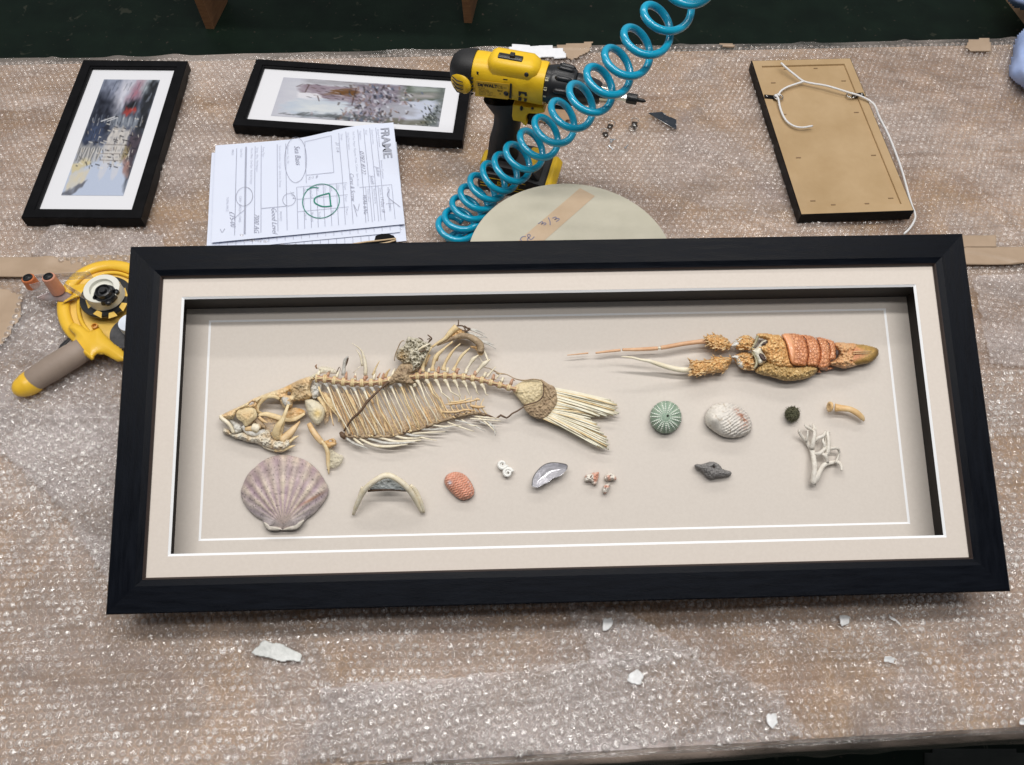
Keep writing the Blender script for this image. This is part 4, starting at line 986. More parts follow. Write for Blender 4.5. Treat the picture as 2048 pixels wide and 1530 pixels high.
RB('tail_base_plate', ZG, [(1385, 215), (1500, 215), (1640, 230), (1650, 320), (1630, 440), (1640, 490), (1500, 520), (1400, 500), (1330, 480), (1320, 450), (1400, 400), (1440, 340), (1400, 290)], pm('lobster_joint', (.62, .30, .13), (.74, .50, .27), scale=110, rough=.4, bump=.7, bscale=300), .008, .012, rough=.005, dmax=14)
fan = RB('tail_fan', ZG, [(1480, 225), (1620, 230), (1740, 240), (1850, 265), (1900, 290), (1910, 340), (1880, 400), (1800, 455), (1700, 475), (1600, 495), (1500, 500), (1520, 420), (1560, 330)], vbone, .007, .011, dmax=14,
         zf=lambda X, Y, k: .0012 * np.sin((Y - 700 - (X - 1700) * .12) * 1.5) * np.clip((X - 1690) / 15, 0, 1) * np.sin(X * 1.7),
         cf=lambda X, Y, k: (lambda s, t, u: np.array([.66, .30, .14]) * (1 - s) + (np.array([.48, .30, .09]) * (1 - t) + np.array([.14, .075, .03]) * t) * s)(np.clip(.5 + (X - 1712 - 18 * np.cos((Y - 707) / 9)) / 20, 0, 1)[:, None], np.clip((X - 1738) / 18 - .4 + np.abs(Y - 712) / 26 * 0, 0, 1)[:, None], 0) * (.78 + .4 * vnoise(X, Y, 2.6, 3)[:, None]))
T('ridge', zz(ZG, [(1600, 325, .020), (1700, 318, .020), (1820, 318, .018)]), 1.0, horn, fan, seg=5, org=LO)
T('ridge', zz(ZG, [(1600, 345, .020), (1700, 340, .020), (1800, 340, .018)]), 1.0, horn, fan, seg=5, org=LO)
RB('joint_hole', ZG, [(1400, 300), (1430, 310), (1430, 360), (1405, 370), (1395, 330)], pm('socket_dark', (.05, .025, .02), rough=.5), .018, .001, skirt=.001)
for up in (1, 0):
    if up:
        ag = RB('antenna_base', ZG, [(120, 250), (200, 180), (270, 130), (340, 125), (400, 160), (430, 200), (400, 270), (350, 300), (280, 300), (200, 290), (190, 270)], wart, .010, .011, rough=.005)
        RB('white_cup', ZG, [(130, 255), (190, 190), (240, 150), (285, 165), (260, 210), (220, 260), (180, 265)], pm('cup_white', (.62, .62, .58), (.74, .75, .72), rough=.35), .014, .006, ag)
        RB('joint_ring', ZG, [(440, 130), (470, 135), (450, 200), (400, 280), (375, 285), (410, 210)], pm('joint_grey', (.33, .30, .19), (.46, .43, .30), scale=80, rough=.5), .018, .004, ag)
    else:
        ag = RB('antenna_base', ZG, [(150, 390), (210, 350), (280, 330), (360, 340), (400, 370), (430, 440), (430, 530), (380, 545), (300, 540), (240, 520), (200, 460)], wart, .009, .011, rough=.005)
        RB('white_cup', ZG, [(130, 385), (200, 365), (260, 380), (300, 430), (300, 510), (250, 515), (210, 480), (190, 410)], pm('cup_white', (.62, .62, .58), (.74, .75, .72), rough=.35), .014, .006, ag)
        RB('joint_ring', ZG, [(375, 335), (405, 335), (445, 410), (455, 480), (420, 530), (400, 520), (425, 460), (410, 390)], pm('joint_grey', (.33, .30, .19), (.46, .43, .30), scale=80, rough=.5), .018, .004, ag)
    it = []
    r = random.Random(4 + up)
    for _ in range(26):
        if up: x, y = r.uniform(220, 420), r.uniform(140, 300)
        else: x, y = r.uniform(230, 430), r.uniform(350, 540)
        it.append((x, y, .018, -1, r.uniform(-.4, .5), r.uniform(3, 6), 2.0))
    spikes('spike', ZG, it, horn, ag, LO)['kind'] = 'stuff'
# spiny peduncles
for up in (1, 0):
    if up:
        poly = [(1430, 165), (1480, 140), (1560, 130), (1660, 150), (1740, 200), (1795, 270), (1770, 320), (1700, 335), (1600, 330), (1520, 300), (1460, 270), (1440, 220)]; n = 60; bx = (1440, 1780, 150, 330)
    else:
        poly = [(1225, 480), (1330, 490), (1440, 480), (1540, 460), (1560, 430), (1660, 440), (1790, 440), (1800, 480), (1740, 590), (1690, 640), (1560, 650), (1440, 670), (1340, 690), (1230, 680), (1250, 620), (1240, 560)]; n = 80; bx = (1240, 1780, 450, 680)
    pd = RB('feeler_stalk', ZH, poly, wart, .008, .013, rough=.004, dmax=13)
    pp = smooth_poly(poly, 3); it = []; r = random.Random(9 + up); c = 0
    while c < n:
        x, y = r.uniform(*bx[:2]), r.uniform(*bx[2:])
        if inside(np.array([x]), np.array([y]), pp)[0]: it.append((x, y, .017, -1, r.uniform(-.1, .6), r.uniform(4, 8), 2.0)); c += 1
    for x, y in [tuple(p) for p in pp[::3]]:
        it.append((x, y, .010, -.7, .7 if y > (bx[2] + bx[3]) / 2 else -.8, r.uniform(4, 7), 2.2))
    spikes('spike', ZH, it, horn, pd, LO)['kind'] = 'stuff'


def ribbed(name, z, pts, wid, mat, parent, org, h, per=2.6, amp=.12):
    P = np.array([FP(*[np.array(float(q)) for q in z(p[0], p[1])], h if len(p) < 3 else p[2]) for p in pts]); P, R = spline(P, np.array(wid, float) * K, 10)
    s = np.concatenate([[0], np.cumsum(np.linalg.norm(np.diff(P, axis=0), axis=1))]); n = max(int(s[-1] / (per * K) * 3), 6)
    t = np.linspace(0, s[-1], n); Q = np.stack([np.interp(t, s, P[:, i]) for i in range(3)], 1); RR = np.interp(t, s, R) * (1 + amp * np.where(np.arange(n) % 3 == 0, -1.2, .4))
    return MB(org).tube(Q, RR, 9, flat=.8).build(name, mat, parent)


ribbed('feeler', ZH, [(1440, 220), (1300, 235), (1120, 260), (960, 290), (830, 312)], [5.6, 5, 4.8, 4.8, 4.6], feel, lob, LO, .014)
ribbed('feeler', ZH, [(790, 318), (640, 328), (480, 335), (305, 338)], [4.4, 4.4, 4.0, 3.2], feel, lob, LO, .012)
ribbed('feeler', ZH, [(280, 342), (100, 362), (-20, 377), (-60, 382)], [3.2, 2.8, 2.3, 2.0], feel, lob, LO, .010)
ribbed('feeler', ZL, [(175, 205), (110, 212), (45, 218)], [1.8, 1.4, 1.0], feel, lob, LO, .009)
T('feeler_core', zz(ZH, [(835, 311, .014), (785, 318, .012)]), 3, shellw, lob, seg=6, sm=1, org=LO)
ribbed('pale_feeler', ZH, [(1240, 615, .010), (1100, 610, .012), (950, 580, .014), (800, 535, .018), (680, 495, .022), (560, 475, .024), (440, 445, .026), (290, 430, .028)], [6.2, 5.8, 5.6, 5, 4, 2.8, 2.6, .8], feelw, lob, LO, .014)

# ---------------------------------------------------------------- scallop
sx, sy = ZSC(540, 815)


def sc_h(X, Y, k):
    a = np.arctan2(X - sx, -(Y - sy)); r = np.hypot(X - sx, Y - sy) / 140
    body = np.clip((sy - Y + 8 + np.abs(X - sx) * -.30 + 0) / 14, 0, 1)
    return .0012 * np.cos(a * 30) * np.clip(r, 0, 1) * np.clip(k * 5 + .3, 0, 1) * body * np.clip(1.35 - np.abs(a) * .62, 0, 1)


def sc_c(X, Y, k):
    a = np.arctan2(X - sx, -(Y - sy)); r = np.hypot(X - sx, Y - sy) / 140
    rib = (.5 + .5 * np.cos(a * 30))[:, None]
    n = vnoise(a * 60 + 60, r * 14, 6, 2)[:, None]; n2 = vnoise(X, Y, 5, 7)[:, None]; n3 = vnoise(X, Y, 14, 17)[:, None]
    pur = np.array([.46, .34, .38]); crm = np.array([.76, .65, .52]); grey = np.array([.56, .52, .54])
    t = np.clip(.02 + .62 * rib + .55 * (n3 - .35) + .35 * (n - .5), 0, 1)
    c = pur * (1 - t) + crm * t
    band = np.exp(-((r - .80) / .09) ** 2)[:, None] * .40; c = c * (1 - band) + np.array([.30, .235, .23]) * band
    sd = np.clip(np.abs(a) - .75, 0, .5)[:, None] * 1.5; c = c * (1 - sd) + grey * 1.15 * sd
    apx = np.exp(-(r / .17) ** 2)[:, None]; c = c * (1 - apx * .6) + np.array([.66, .55, .50]) * apx * .6
    dk = np.clip((vnoise(X, Y, 2.4, 31) - .76) * 6, 0, 1)[:, None]; c = c * (1 - dk * .55)
    for rr in (.45, .6, .72, .9): c = c * (1 - .12 * np.exp(-((r - rr) / .012) ** 2)[:, None])
    st = np.exp(-(((X - 620) * .55 + (Y - 1000)) / 3.2) ** 2 - ((X - 622) / 22) ** 2)[:, None]; c = c * (1 - st * .7) + np.array([.50, .20, .10]) * st * .7
    return c * (.86 + .25 * n2)


vshell = pm('shell_painted', (1, 1, 1), vcol=True, scale=350, rough=.48, bump=.25, bscale=600)
so = FP(570., 985., 0.)
fan_pts = [(112, 490), (135, 400), (185, 300), (245, 238), (310, 180), (400, 130), (480, 108), (560, 100), (660, 118), (760, 150), (830, 195), (900, 260), (960, 350), (1003, 440), (1000, 510), (940, 610), (860, 700), (800, 745), (750, 795), (700, 850), (640, 868), (540, 870), (395, 872), (350, 820), (330, 770), (260, 730), (180, 650), (130, 565)]
o = relief('scallop_shell', None, [ZSC(*p) for p in fan_pts], vshell, .0025, .017, FP, so, 1.1, zf=sc_h, cf=sc_c, dmax=60, p=.62, seed=2)
scal = root_mesh(o, 'large purple and cream ribbed scallop shell at the lower left', 'shell', so, None, True)
relief('ear', scal, [ZSC(*p) for p in [(345, 790), (470, 830), (540, 868), (395, 873)]], pm('scallop_ear', (.50, .47, .40), (.68, .62, .56), scale=150, rough=.5, bump=.4), .008, .002, FP, so, 1.0, sm=2)
relief('ear', scal, [ZSC(*p) for p in [(540, 868), (600, 835), (760, 760), (735, 815), (680, 862), (600, 872)]], pm('scallop_ear', (.5, .5, .5)), .008, .002, FP, so, 1.0, sm=2)

# ---------------------------------------------------------------- arched jaw bone
jo = FP(776., 990., 0.)
jaw = thing('jaw_bone', 'pale horseshoe jaw bone standing between the scallop and orange abalone', 'bone', jo, inframe=True)
MB(jo).tube(fpts([ZSC(*p[:2]) + (p[2],) for p in [(1262, 710, .004), (1300, 610, .014), (1370, 470, .026), (1470, 375, .034), (1600, 312, .037), (1710, 350, .035), (1810, 430, .029), (1890, 540, .018), (1965, 690, .005)]]),
            np.array([3, 5, 6.2, 5.8, 6.6, 6, 6.2, 6, 3.5]) * K, 9, smoothn=5, flat=1.1).build('arch', bone_wh, jaw)
MB(jo).tube(fpts([ZSC(*p[:2]) + (p[2],) for p in [(1850, 410, .026), (1905, 470, .020), (1960, 600, .012), (1985, 690, .004)]]), np.array([3, 4, 4.5, 3]) * K, 8, smoothn=4).build('hinge', bone_wh, jaw)
MB(jo).tube(fpts([ZSC(*p[:2]) + (p[2],) for p in [(1350, 430, .026), (1330, 500, .018), (1290, 620, .008)]]), np.array([2, 3, 2]) * K, 8, smoothn=4).build('hinge', bone_wh, jaw)
relief('web', jaw, zz(ZSC, [(1430, 450), (1480, 390), (1580, 340), (1660, 345), (1750, 400), (1820, 465), (1700, 455), (1560, 450)]), pm('web_grey', (.42, .46, .46), (.60, .64, .64), scale=120, rough=.4), .022, .003, FP, jo, 1.2, rough=.002)
MB(jo).tube(fpts([ZSC(*p[:2]) + (p[2],) for p in [(1410, 470, .020), (1500, 460, .020), (1640, 452, .020), (1760, 460, .020), (1830, 470, .020)]]), np.array([2.5, 3.2, 3.4, 3.2, 2]) * K, 6, smoothn=4).build('rough_edge', tendon, jaw)


# ---------------------------------------------------------------- the small shells
def ell(cx, cy, rx, ry, n=20, rot=0):
    return [(cx + rx * math.cos(t) * math.cos(rot) - ry * math.sin(t) * math.sin(rot), cy + rx * math.cos(t) * math.sin(rot) + ry * math.sin(t) * math.cos(rot)) for t in [2 * math.pi * k / n for k in range(n)]]


ao = FP(918., 971., 0.)


def ab_c(X, Y, k):
    u = (X - 918) * .6 + (Y - 971) * .8; v = -(X - 918) * .8 + (Y - 971) * .6
    q = .5 + .5 * np.sin(u * 1.25 + 1.5 * np.sin(v * .5)) * np.sin(v * .9 + u * .2)
    c = np.array([.66, .22, .12]) * (1 - q[:, None]) + np.array([.84, .50, .38]) * q[:, None]
    c = c * (.8 + .3 * vnoise(X, Y, 4, 3)[:, None]); a = np.exp(-((X - 899.5) ** 2 + (Y - 965.5) ** 2) / 14)[:, None]
    return c * (1 - a) + np.array([.78, .76, .82]) * a


o = relief('abalone_shell', None, zz(ZSD, [(98, 380), (125, 315), (205, 282), (290, 300), (350, 350), (398, 430), (412, 500), (385, 550), (310, 578), (250, 565), (180, 510), (120, 440)]), vshell, .002, .012, FP, ao, 1.0, cf=ab_c,
           zf=lambda X, Y, k: .0009 * np.sin(((X - 918) * .6 + (Y - 971) * .8) * 1.25 + 1.5 * np.sin((-(X - 918) * .8 + (Y - 971) * .6) * .5)), dmax=22)
aba = root_mesh(o, 'small orange scaly abalone shell beside the jaw bone', 'shell', ao, None, True)
mb = MB(ao)
for x, y in ((350, 393), (365, 430), (371, 467), (374, 503)): mb.lathe([(0, 1.4 * K), (.0008, 2.2 * K), (.0008, 1.2 * K), (0, 1 * K)], pt(ZSD, x, y, .0095), (0, 0, 1), 10)
mb.build('hole_rims', pm('rim_pale', (.75, .62, .6), rough=.4), aba)


def spiral(cx, cy, R0, dirn, lab, ph):
    o_ = FP(cx, cy, 0.); P = []; R = []
    for i in range(60):
        t = i / 59; a = ph + dirn * t * 2 * math.pi * 1.75; rr = R0 * (1 - t) ** .85 * .72 + .6
        P.append(FP(cx + rr * math.cos(a), cy + rr * math.sin(a) * .97, .0045 + .001 * t)); R.append((R0 * .34 * (1 - t) ** .8 + .5) * K * (1 + .05 * math.sin(i * 2.2)))
    m_ = MB(o_).tube(P, R, 9).build('spiral_shell', pm('spiral_white', (.80, .80, .76), (.88, .88, .85), scale=100, rough=.35), None)
    return root_mesh(m_, lab, 'shell', o_, 'two little white spiral shells', True)


spiral(1004.5, 929.0, 11.5, 1, 'tiny white spiral shell, upper one of the touching pair', .1)
spiral(1015.5, 945.5, 12.0, -1, 'tiny white spiral shell, lower one of the touching pair', -.2)
no = FP(1098., 950., 0.)
nacre = pm('nacre', (.50, .50, .52), (.74, .73, .78), scale=22, stretch=(6, 25, 6), rough=.22, metal=.35, spec=.8, coat=.6)
o = relief('mussel_shell', None, zz(ZSD, [(1020, 425), (1030, 350), (1080, 270), (1150, 210), (1230, 187), (1330, 195), (1385, 212), (1382, 258), (1320, 320), (1240, 350), (1195, 390), (1140, 412), (1090, 440), (1045, 440)]), nacre, .003, 0, FP, no, 1.0,
           zf=lambda X, Y, k: .009 * (1 - np.clip(k * 1.0, 0, 1)) ** 2 + .0, skirt=.002)
mus = root_mesh(o, 'open silvery mother of pearl mussel shell half', 'shell', no, None, True)
MB(no).tube(fpts([ZSD(*p) + (.0115,) for p in [(1018, 425), (1030, 345), (1080, 266), (1150, 207), (1230, 185), (1330, 193), (1387, 212), (1384, 255)]]), 1.0 * K, 6, smoothn=5).build('rim', pm('mussel_rim', (.20, .19, .18), rough=.5), mus)
clawc = lambda X, Y, k: np.array([.84, .80, .72]) * (1 - np.clip((vnoise(X, Y, 7, 12) - .45) * 3, 0, 1)[:, None] * .8) + np.array([.74, .28, .16]) * np.clip((vnoise(X, Y, 7, 12) - .45) * 3, 0, 1)[:, None] * .8
for poly, lab, c0 in [([(1575, 330), (1600, 305), (1635, 310), (1660, 290), (1712, 283), (1720, 300), (1700, 410), (1660, 415), (1640, 380), (1580, 385), (1572, 360)], 'biggest white and red claw fragment at left of three', (1183., 957.)),
                      ([(1778, 345), (1800, 305), (1850, 297), (1890, 320), (1905, 355), (1880, 372), (1785, 368)], 'white and orange claw fragment, upper right of the three', (1220., 954.)),
                      ([(1760, 470), (1775, 425), (1810, 405), (1840, 402), (1832, 440), (1810, 495), (1785, 512), (1765, 500)], 'smallest claw fragment, lowest of the three', (1212., 977.))]:
    q = FP(*map(np.array, c0), 0.)
    o = relief('claw_fragment', None, zz(ZSD, poly), vshell, .003, .008, FP, q, .9, cf=clawc, rough=.003, sm=2)
    cl = root_mesh(o, lab, 'claw fragment', q, 'three crab claw fragments', True)
    cx, cy = np.mean(poly, 0)
    relief('dark_notch', cl, zz(ZSD, ell(cx - 2, cy - 8, 9, 22, 12, .5)), pm('notch', (.16, .10, .08), rough=.6), .0105, .0005, FP, q, .8, sm=2, skirt=.001)
# green urchin
uo = FP(1331., 834., 0.)
ux, uy = ZSE(220, 232)
o = relief('sea_urchin_shell', None, ell(ux, uy, 31.5, 32.5, 28), pm('urchin_painted', (1, 1, 1), vcol=True, scale=300, rough=.55, bump=.3, bscale=500), .003, .019, FP, uo, 1.1, dmax=32, p=.5,
           cf=lambda X, Y, k: (lambda a: np.array([.19, .30, .22]) * (1 - a) + np.array([.36, .47, .36]) * a)((.5 + .5 * np.cos(np.arctan2(Y - uy, X - ux) * 10))[:, None] * .7 + .3 * vnoise(X, Y, 2, 3)[:, None]))
urc = root_mesh(o, 'round sage green sea urchin shell dotted with white bumps', 'sea urchin', uo, None, True)
mb = MB(uo)
for k in range(20):
    a = 2 * math.pi * (k // 2) / 10 + (.13 if k % 2 else -.13) + .16
    for j in range(7):
        r = 10 + j * 3.4; kk = 1 - r / 32.; h = .003 + .019 * (1 - (1 - max(kk, 0)) ** 2) ** .5; s_ = (1.3 + .9 * math.sin(j / 6 * math.pi)) * K
        mb.sph(FP(ux + r * math.cos(a), uy + r * math.sin(a), h), s_ * 1.05, 3)
mb.build('white_bumps', pm('bump_white', (.76, .82, .74), rough=.4), urc)['kind'] = 'stuff'
mb = MB(uo); mb.lathe([(0, 2.4 * K), (.0006, 2.4 * K)], FP(ux + 4, uy - 3, .0222), (0, 0, 1), 12); mb.build('centre_hole', pm('hole_dark', (.02, .03, .02), rough=.8), urc)
# pale abalone
po = FP(1456., 840., 0.)


def pa_c(X, Y, k):
    u = (X - 1456) * .55 + (Y - 840) * .83
    q = (.5 + .5 * np.sin(u * 1.1 + 4 * vnoise(X, Y, 14, 2)))[:, None]; n = vnoise(X, Y, 3, 5)[:, None]
    c = np.array([.84, .80, .73]) * (.86 + .2 * n); right = np.clip((X - 1440) / 30, 0, 1)[:, None]
    c = c * (1 - right * (1 - q) * .45) + np.array([.42, .40, .40]) * right * (1 - q) * .45
    red = np.exp(-((np.hypot((X - 1448) / 42., (Y - 848) / 32.) - 1.0) / .16) ** 2)[:, None] * np.clip((X - 1462) / 14, 0, 1)[:, None] * np.clip((864 - Y) / 10, 0, 1)[:, None] * np.clip((n - .3) * 3, 0, 1)
    c = c * (1 - red * .85) + np.array([.42, .14, .06]) * red * .85
    dk = np.clip((vnoise(X, Y, 4, 41) - .78) * 7, 0, 1)[:, None] * .5
    return c * (1 - dk) + np.array([.35, .26, .16]) * dk


o = relief('abalone_shell', None, zz(ZSE, [(553, 240), (572, 180), (620, 130), (690, 110), (770, 115), (850, 142), (915, 200), (945, 260), (952, 320), (930, 365), (860, 400), (760, 406), (690, 388), (620, 345), (570, 300)]), vshell, .003, .019, FP, po, 1.1, cf=pa_c,
           zf=lambda X, Y, k: (.0009 * np.sin(((X - 1456) * .55 + (Y - 840) * .83) * 1.1 + 4 * vnoise(X, Y, 14, 2)) + .0016 * (vnoise(X, Y, 2.5, 8) - .5)) * np.clip((X - 1440) / 20, 0, 1) + .005 * np.exp(-((X - 1428) ** 2 + (Y - 838) ** 2) / 160), dmax=34)
root_mesh(o, 'large whitish rough abalone shell with rust red rim', 'shell', po, None, True)
# dark urchin
ko = FP(1584.5, 828., 0.)
kx_, ky_ = ZSE(1300, 206)
o = relief('sea_urchin_shell', None, ell(kx_, ky_, 15, 15, 20), pm('urchin_dark', (.035, .04, .02), (.11, .11, .06), scale=400, rough=.7, bump=.9, bscale=800), .002, .011, FP, ko, 1.0, dmax=14, rough=.003)
du = root_mesh(o, 'small dark olive bristly sea urchin beside the coral', 'sea urchin', ko, None, True)
mb = MB(ko); r = random.Random(3)
for i in range(170):
    a = r.uniform(0, 6.283); q = 15 * math.sqrt(r.random()); h = .002 + .011 * max(0, 1 - (q / 15) ** 2) ** .5
    A_ = FP(kx_ + q * math.cos(a), ky_ + q * math.sin(a), h); B_ = FP(kx_ + (q + r.uniform(1, 5)) * math.cos(a + r.uniform(-.3, .3)), ky_ + (q + r.uniform(1, 5)) * math.sin(a), h + r.uniform(0, .003))
    mb.tube([A_, B_], [.6 * K, .25 * K], 4)
mb.build('bristles', pm('bristle', (.06, .06, .03), (.20, .19, .11), scale=500, rough=.6), du)['kind'] = 'stuff'
# amber bone
bo = FP(1697., 822., 0.)
ab_ = MB(bo).tube(fpts([ZSE(*p[:2]) + (p[2],) for p in [(1665, 150, .010), (1720, 155, .011), (1790, 165, .012), (1850, 195, .011), (1895, 235, .008), (1912, 262, .006)]]), np.array([9, 7, 6.4, 7, 6, 2.5]) * K, 10, smoothn=5, flat=.6).build('curved_bone', pm('bone_warm', (.66, .40, .16), (.78, .58, .32), scale=60, rough=.4, bump=.2), None)
root_mesh(ab_, 'small curved amber bone above the white coral', 'bone', bo, None, True)
MB(bo).lathe([(0, 6 * K), (.002, 11 * K), (.004, 11.5 * K), (.005, 6 * K), (.003, 5 * K)], pt(ZSE, 1640, 145, .010) - np.array([0, 0, 0]), (-1, .1, .15), 12).build('socket', pm('bone_warm', (.6, .4, .2)), ab_)
# driftwood-like whelk core
wo = FP(1425., 940., 0.)
o = relief('driftwood_piece', None, zz(ZSE, [(465, 645), (480, 632), (530, 632), (600, 612), (650, 620), (685, 645), (700, 672), (740, 685), (776, 697), (772, 728), (720, 742), (660, 748), (615, 760), (565, 738), (520, 690), (475, 665)]), pm('grey_wood', (.13, .125, .12), (.36, .35, .345), scale=60, stretch=(2, 14, 6), rough=.75, bump=.7, bscale=300), .003, .012, FP, wo, 1.0, rough=.003, dmax=14,
           holes=[], zf=lambda X, Y, k: -.008 * np.exp(-((X - 1428) ** 2 / 30 + (Y - 935) ** 2 / 28)))
dw = root_mesh(o, 'grey weathered spindle shaped driftwood piece with a dark hole', 'driftwood', wo, None, True)
relief('hole', dw, zz(ZSE, [(604, 640), (640, 630), (662, 650), (660, 680), (630, 682), (608, 665)]), pm('hole_brown', (.025, .015, .012), rough=.9), .0075, .0003, FP, wo, .9, skirt=.001)
# coral
cO = FP(1640., 910., 0.)
cor = thing('coral_branch', 'branching white coral piece at the right side of the box', 'coral', cO, inframe=True)
coralm = pm('coral_white', (.62, .57, .50), (.78, .75, .68), scale=150, rough=.7, bump=.4, bscale=500)
for q, wv in [([(1475, 800), (1490, 700), (1485, 600), (1465, 510), (1420, 440), (1370, 380), (1355, 345)], (7, 6, 5.5, 6, 4.5, 3.6, 3)), ([(1475, 800), (1520, 730), (1560, 650), (1610, 625), (1680, 615), (1715, 640), (1720, 690)], (7, 6, 5, 4.6, 4.2, 3.6, 2.2)),
              ([(1465, 500), (1480, 430), (1490, 360), (1480, 290)], (6, 4.5, 3.6, 2.6)), ([(1478, 440), (1530, 405), (1570, 385), (1580, 350)], (4, 3.6, 3.4, 2.4)), ([(1485, 350), (1430, 320), (1405, 295)], (3, 3.4, 2)), ([(1435, 320), (1460, 295)], (3, 1.8)),
              ([(1480, 545), (1530, 540), (1575, 500), (1590, 440), (1580, 380)], (3.6, 4, 4, 3.6, 3)), ([(1600, 620), (1580, 560), (1545, 540)], (4, 4.4, 3.5)), ([(1580, 570), (1605, 520), (1610, 440), (1600, 370), (1620, 355)], (4.5, 4.4, 3.6, 3.6, 2)), ([(1600, 510), (1650, 495), (1690, 500), (1700, 540), (1680, 600), (1670, 615)], (3.6, 3.6, 3.4, 3, 3, 2.8)),
              ([(1560, 500), (1575, 470), (1560, 430), (1570, 380)], (2.8, 3, 2.8, 2)), ([(1495, 420), (1500, 320)], (2.2, 1.6)), ([(1420, 440), (1430, 380), (1430, 330)], (2.4, 2, 1.6))]:
    MB(cO).tube(fpts([ZSE(*p) + (.008 + .004 * math.sin(j * 1.3),) for j, p in enumerate(q)]), np.array(wv) * K, 8, smoothn=4, flat=.85).build('branch', coralm, cor)
# ================================================================== THINGS ON THE BENCH
ZW = .0062   # resting height on top of the bubbles
satin = pm('black_satin', (.003, .003, .0035), (.006, .006, .007), scale=40, rough=.38, spec=.09)
matw = pm('white_mount', (.70, .71, .745), scale=100, rough=.8)
paintm = pm('print', (1, 1, 1), vcol=True, scale=900, rough=.35, spec=.4)


def fit_rect(cor, z):
    q = np.array([TP(float(x), float(y), z) for x, y in cor])  # BL BR TR TL
    c = q.mean(0); ex = (q[1] - q[0]) + (q[2] - q[3]); a = math.atan2(ex[1], ex[0])
    w = (np.linalg.norm(q[1] - q[0]) + np.linalg.norm(q[2] - q[3])) / 2; h = (np.linalg.norm(q[3] - q[0]) + np.linalg.norm(q[2] - q[1])) / 2
    return c, a, w, h


def canvas(nx, ny, bg):
    C = np.zeros((nx, ny, 3)) + np.array(bg); X, Y = np.meshgrid((np.arange(nx) + .5) / nx, (np.arange(ny) + .5) / ny, indexing='ij')
    return C, X, Y


def dab(C, X, Y, poly, col, a=1.0, soft=.012, jit=.02, seed=0):
    Xj = X + jit * (vnoise(X * 40 + 3, Y * 40 + 3, 1.6, seed) - .5); Yj = Y + jit * (vnoise(X * 40 + 9, Y * 40 + 9, 1.6, seed + 1) - .5)
    p = np.array(poly, float); i = inside(Xj, Yj, p); d = pdist(Xj, Yj, p)
    m = np.clip(np.where(i, .5 + d / soft / 2, .5 - d / soft / 2), 0, 1)[..., None] * a
    m = m * (.75 + .5 * vnoise(X * 60, Y * 60, 2.5, seed + 5)[..., None]); m = np.clip(m, 0, 1)
    C[:] = C * (1 - m) + np.array(col) * m


def stroke(C, X, Y, pts, w_, col, a=1.0):
    d = pdist(X, Y, pts, False); m = np.clip(1 - d / w_, 0, 1)[..., None] ** .6 * a; C[:] = C * (1 - m) + np.array(col) * m


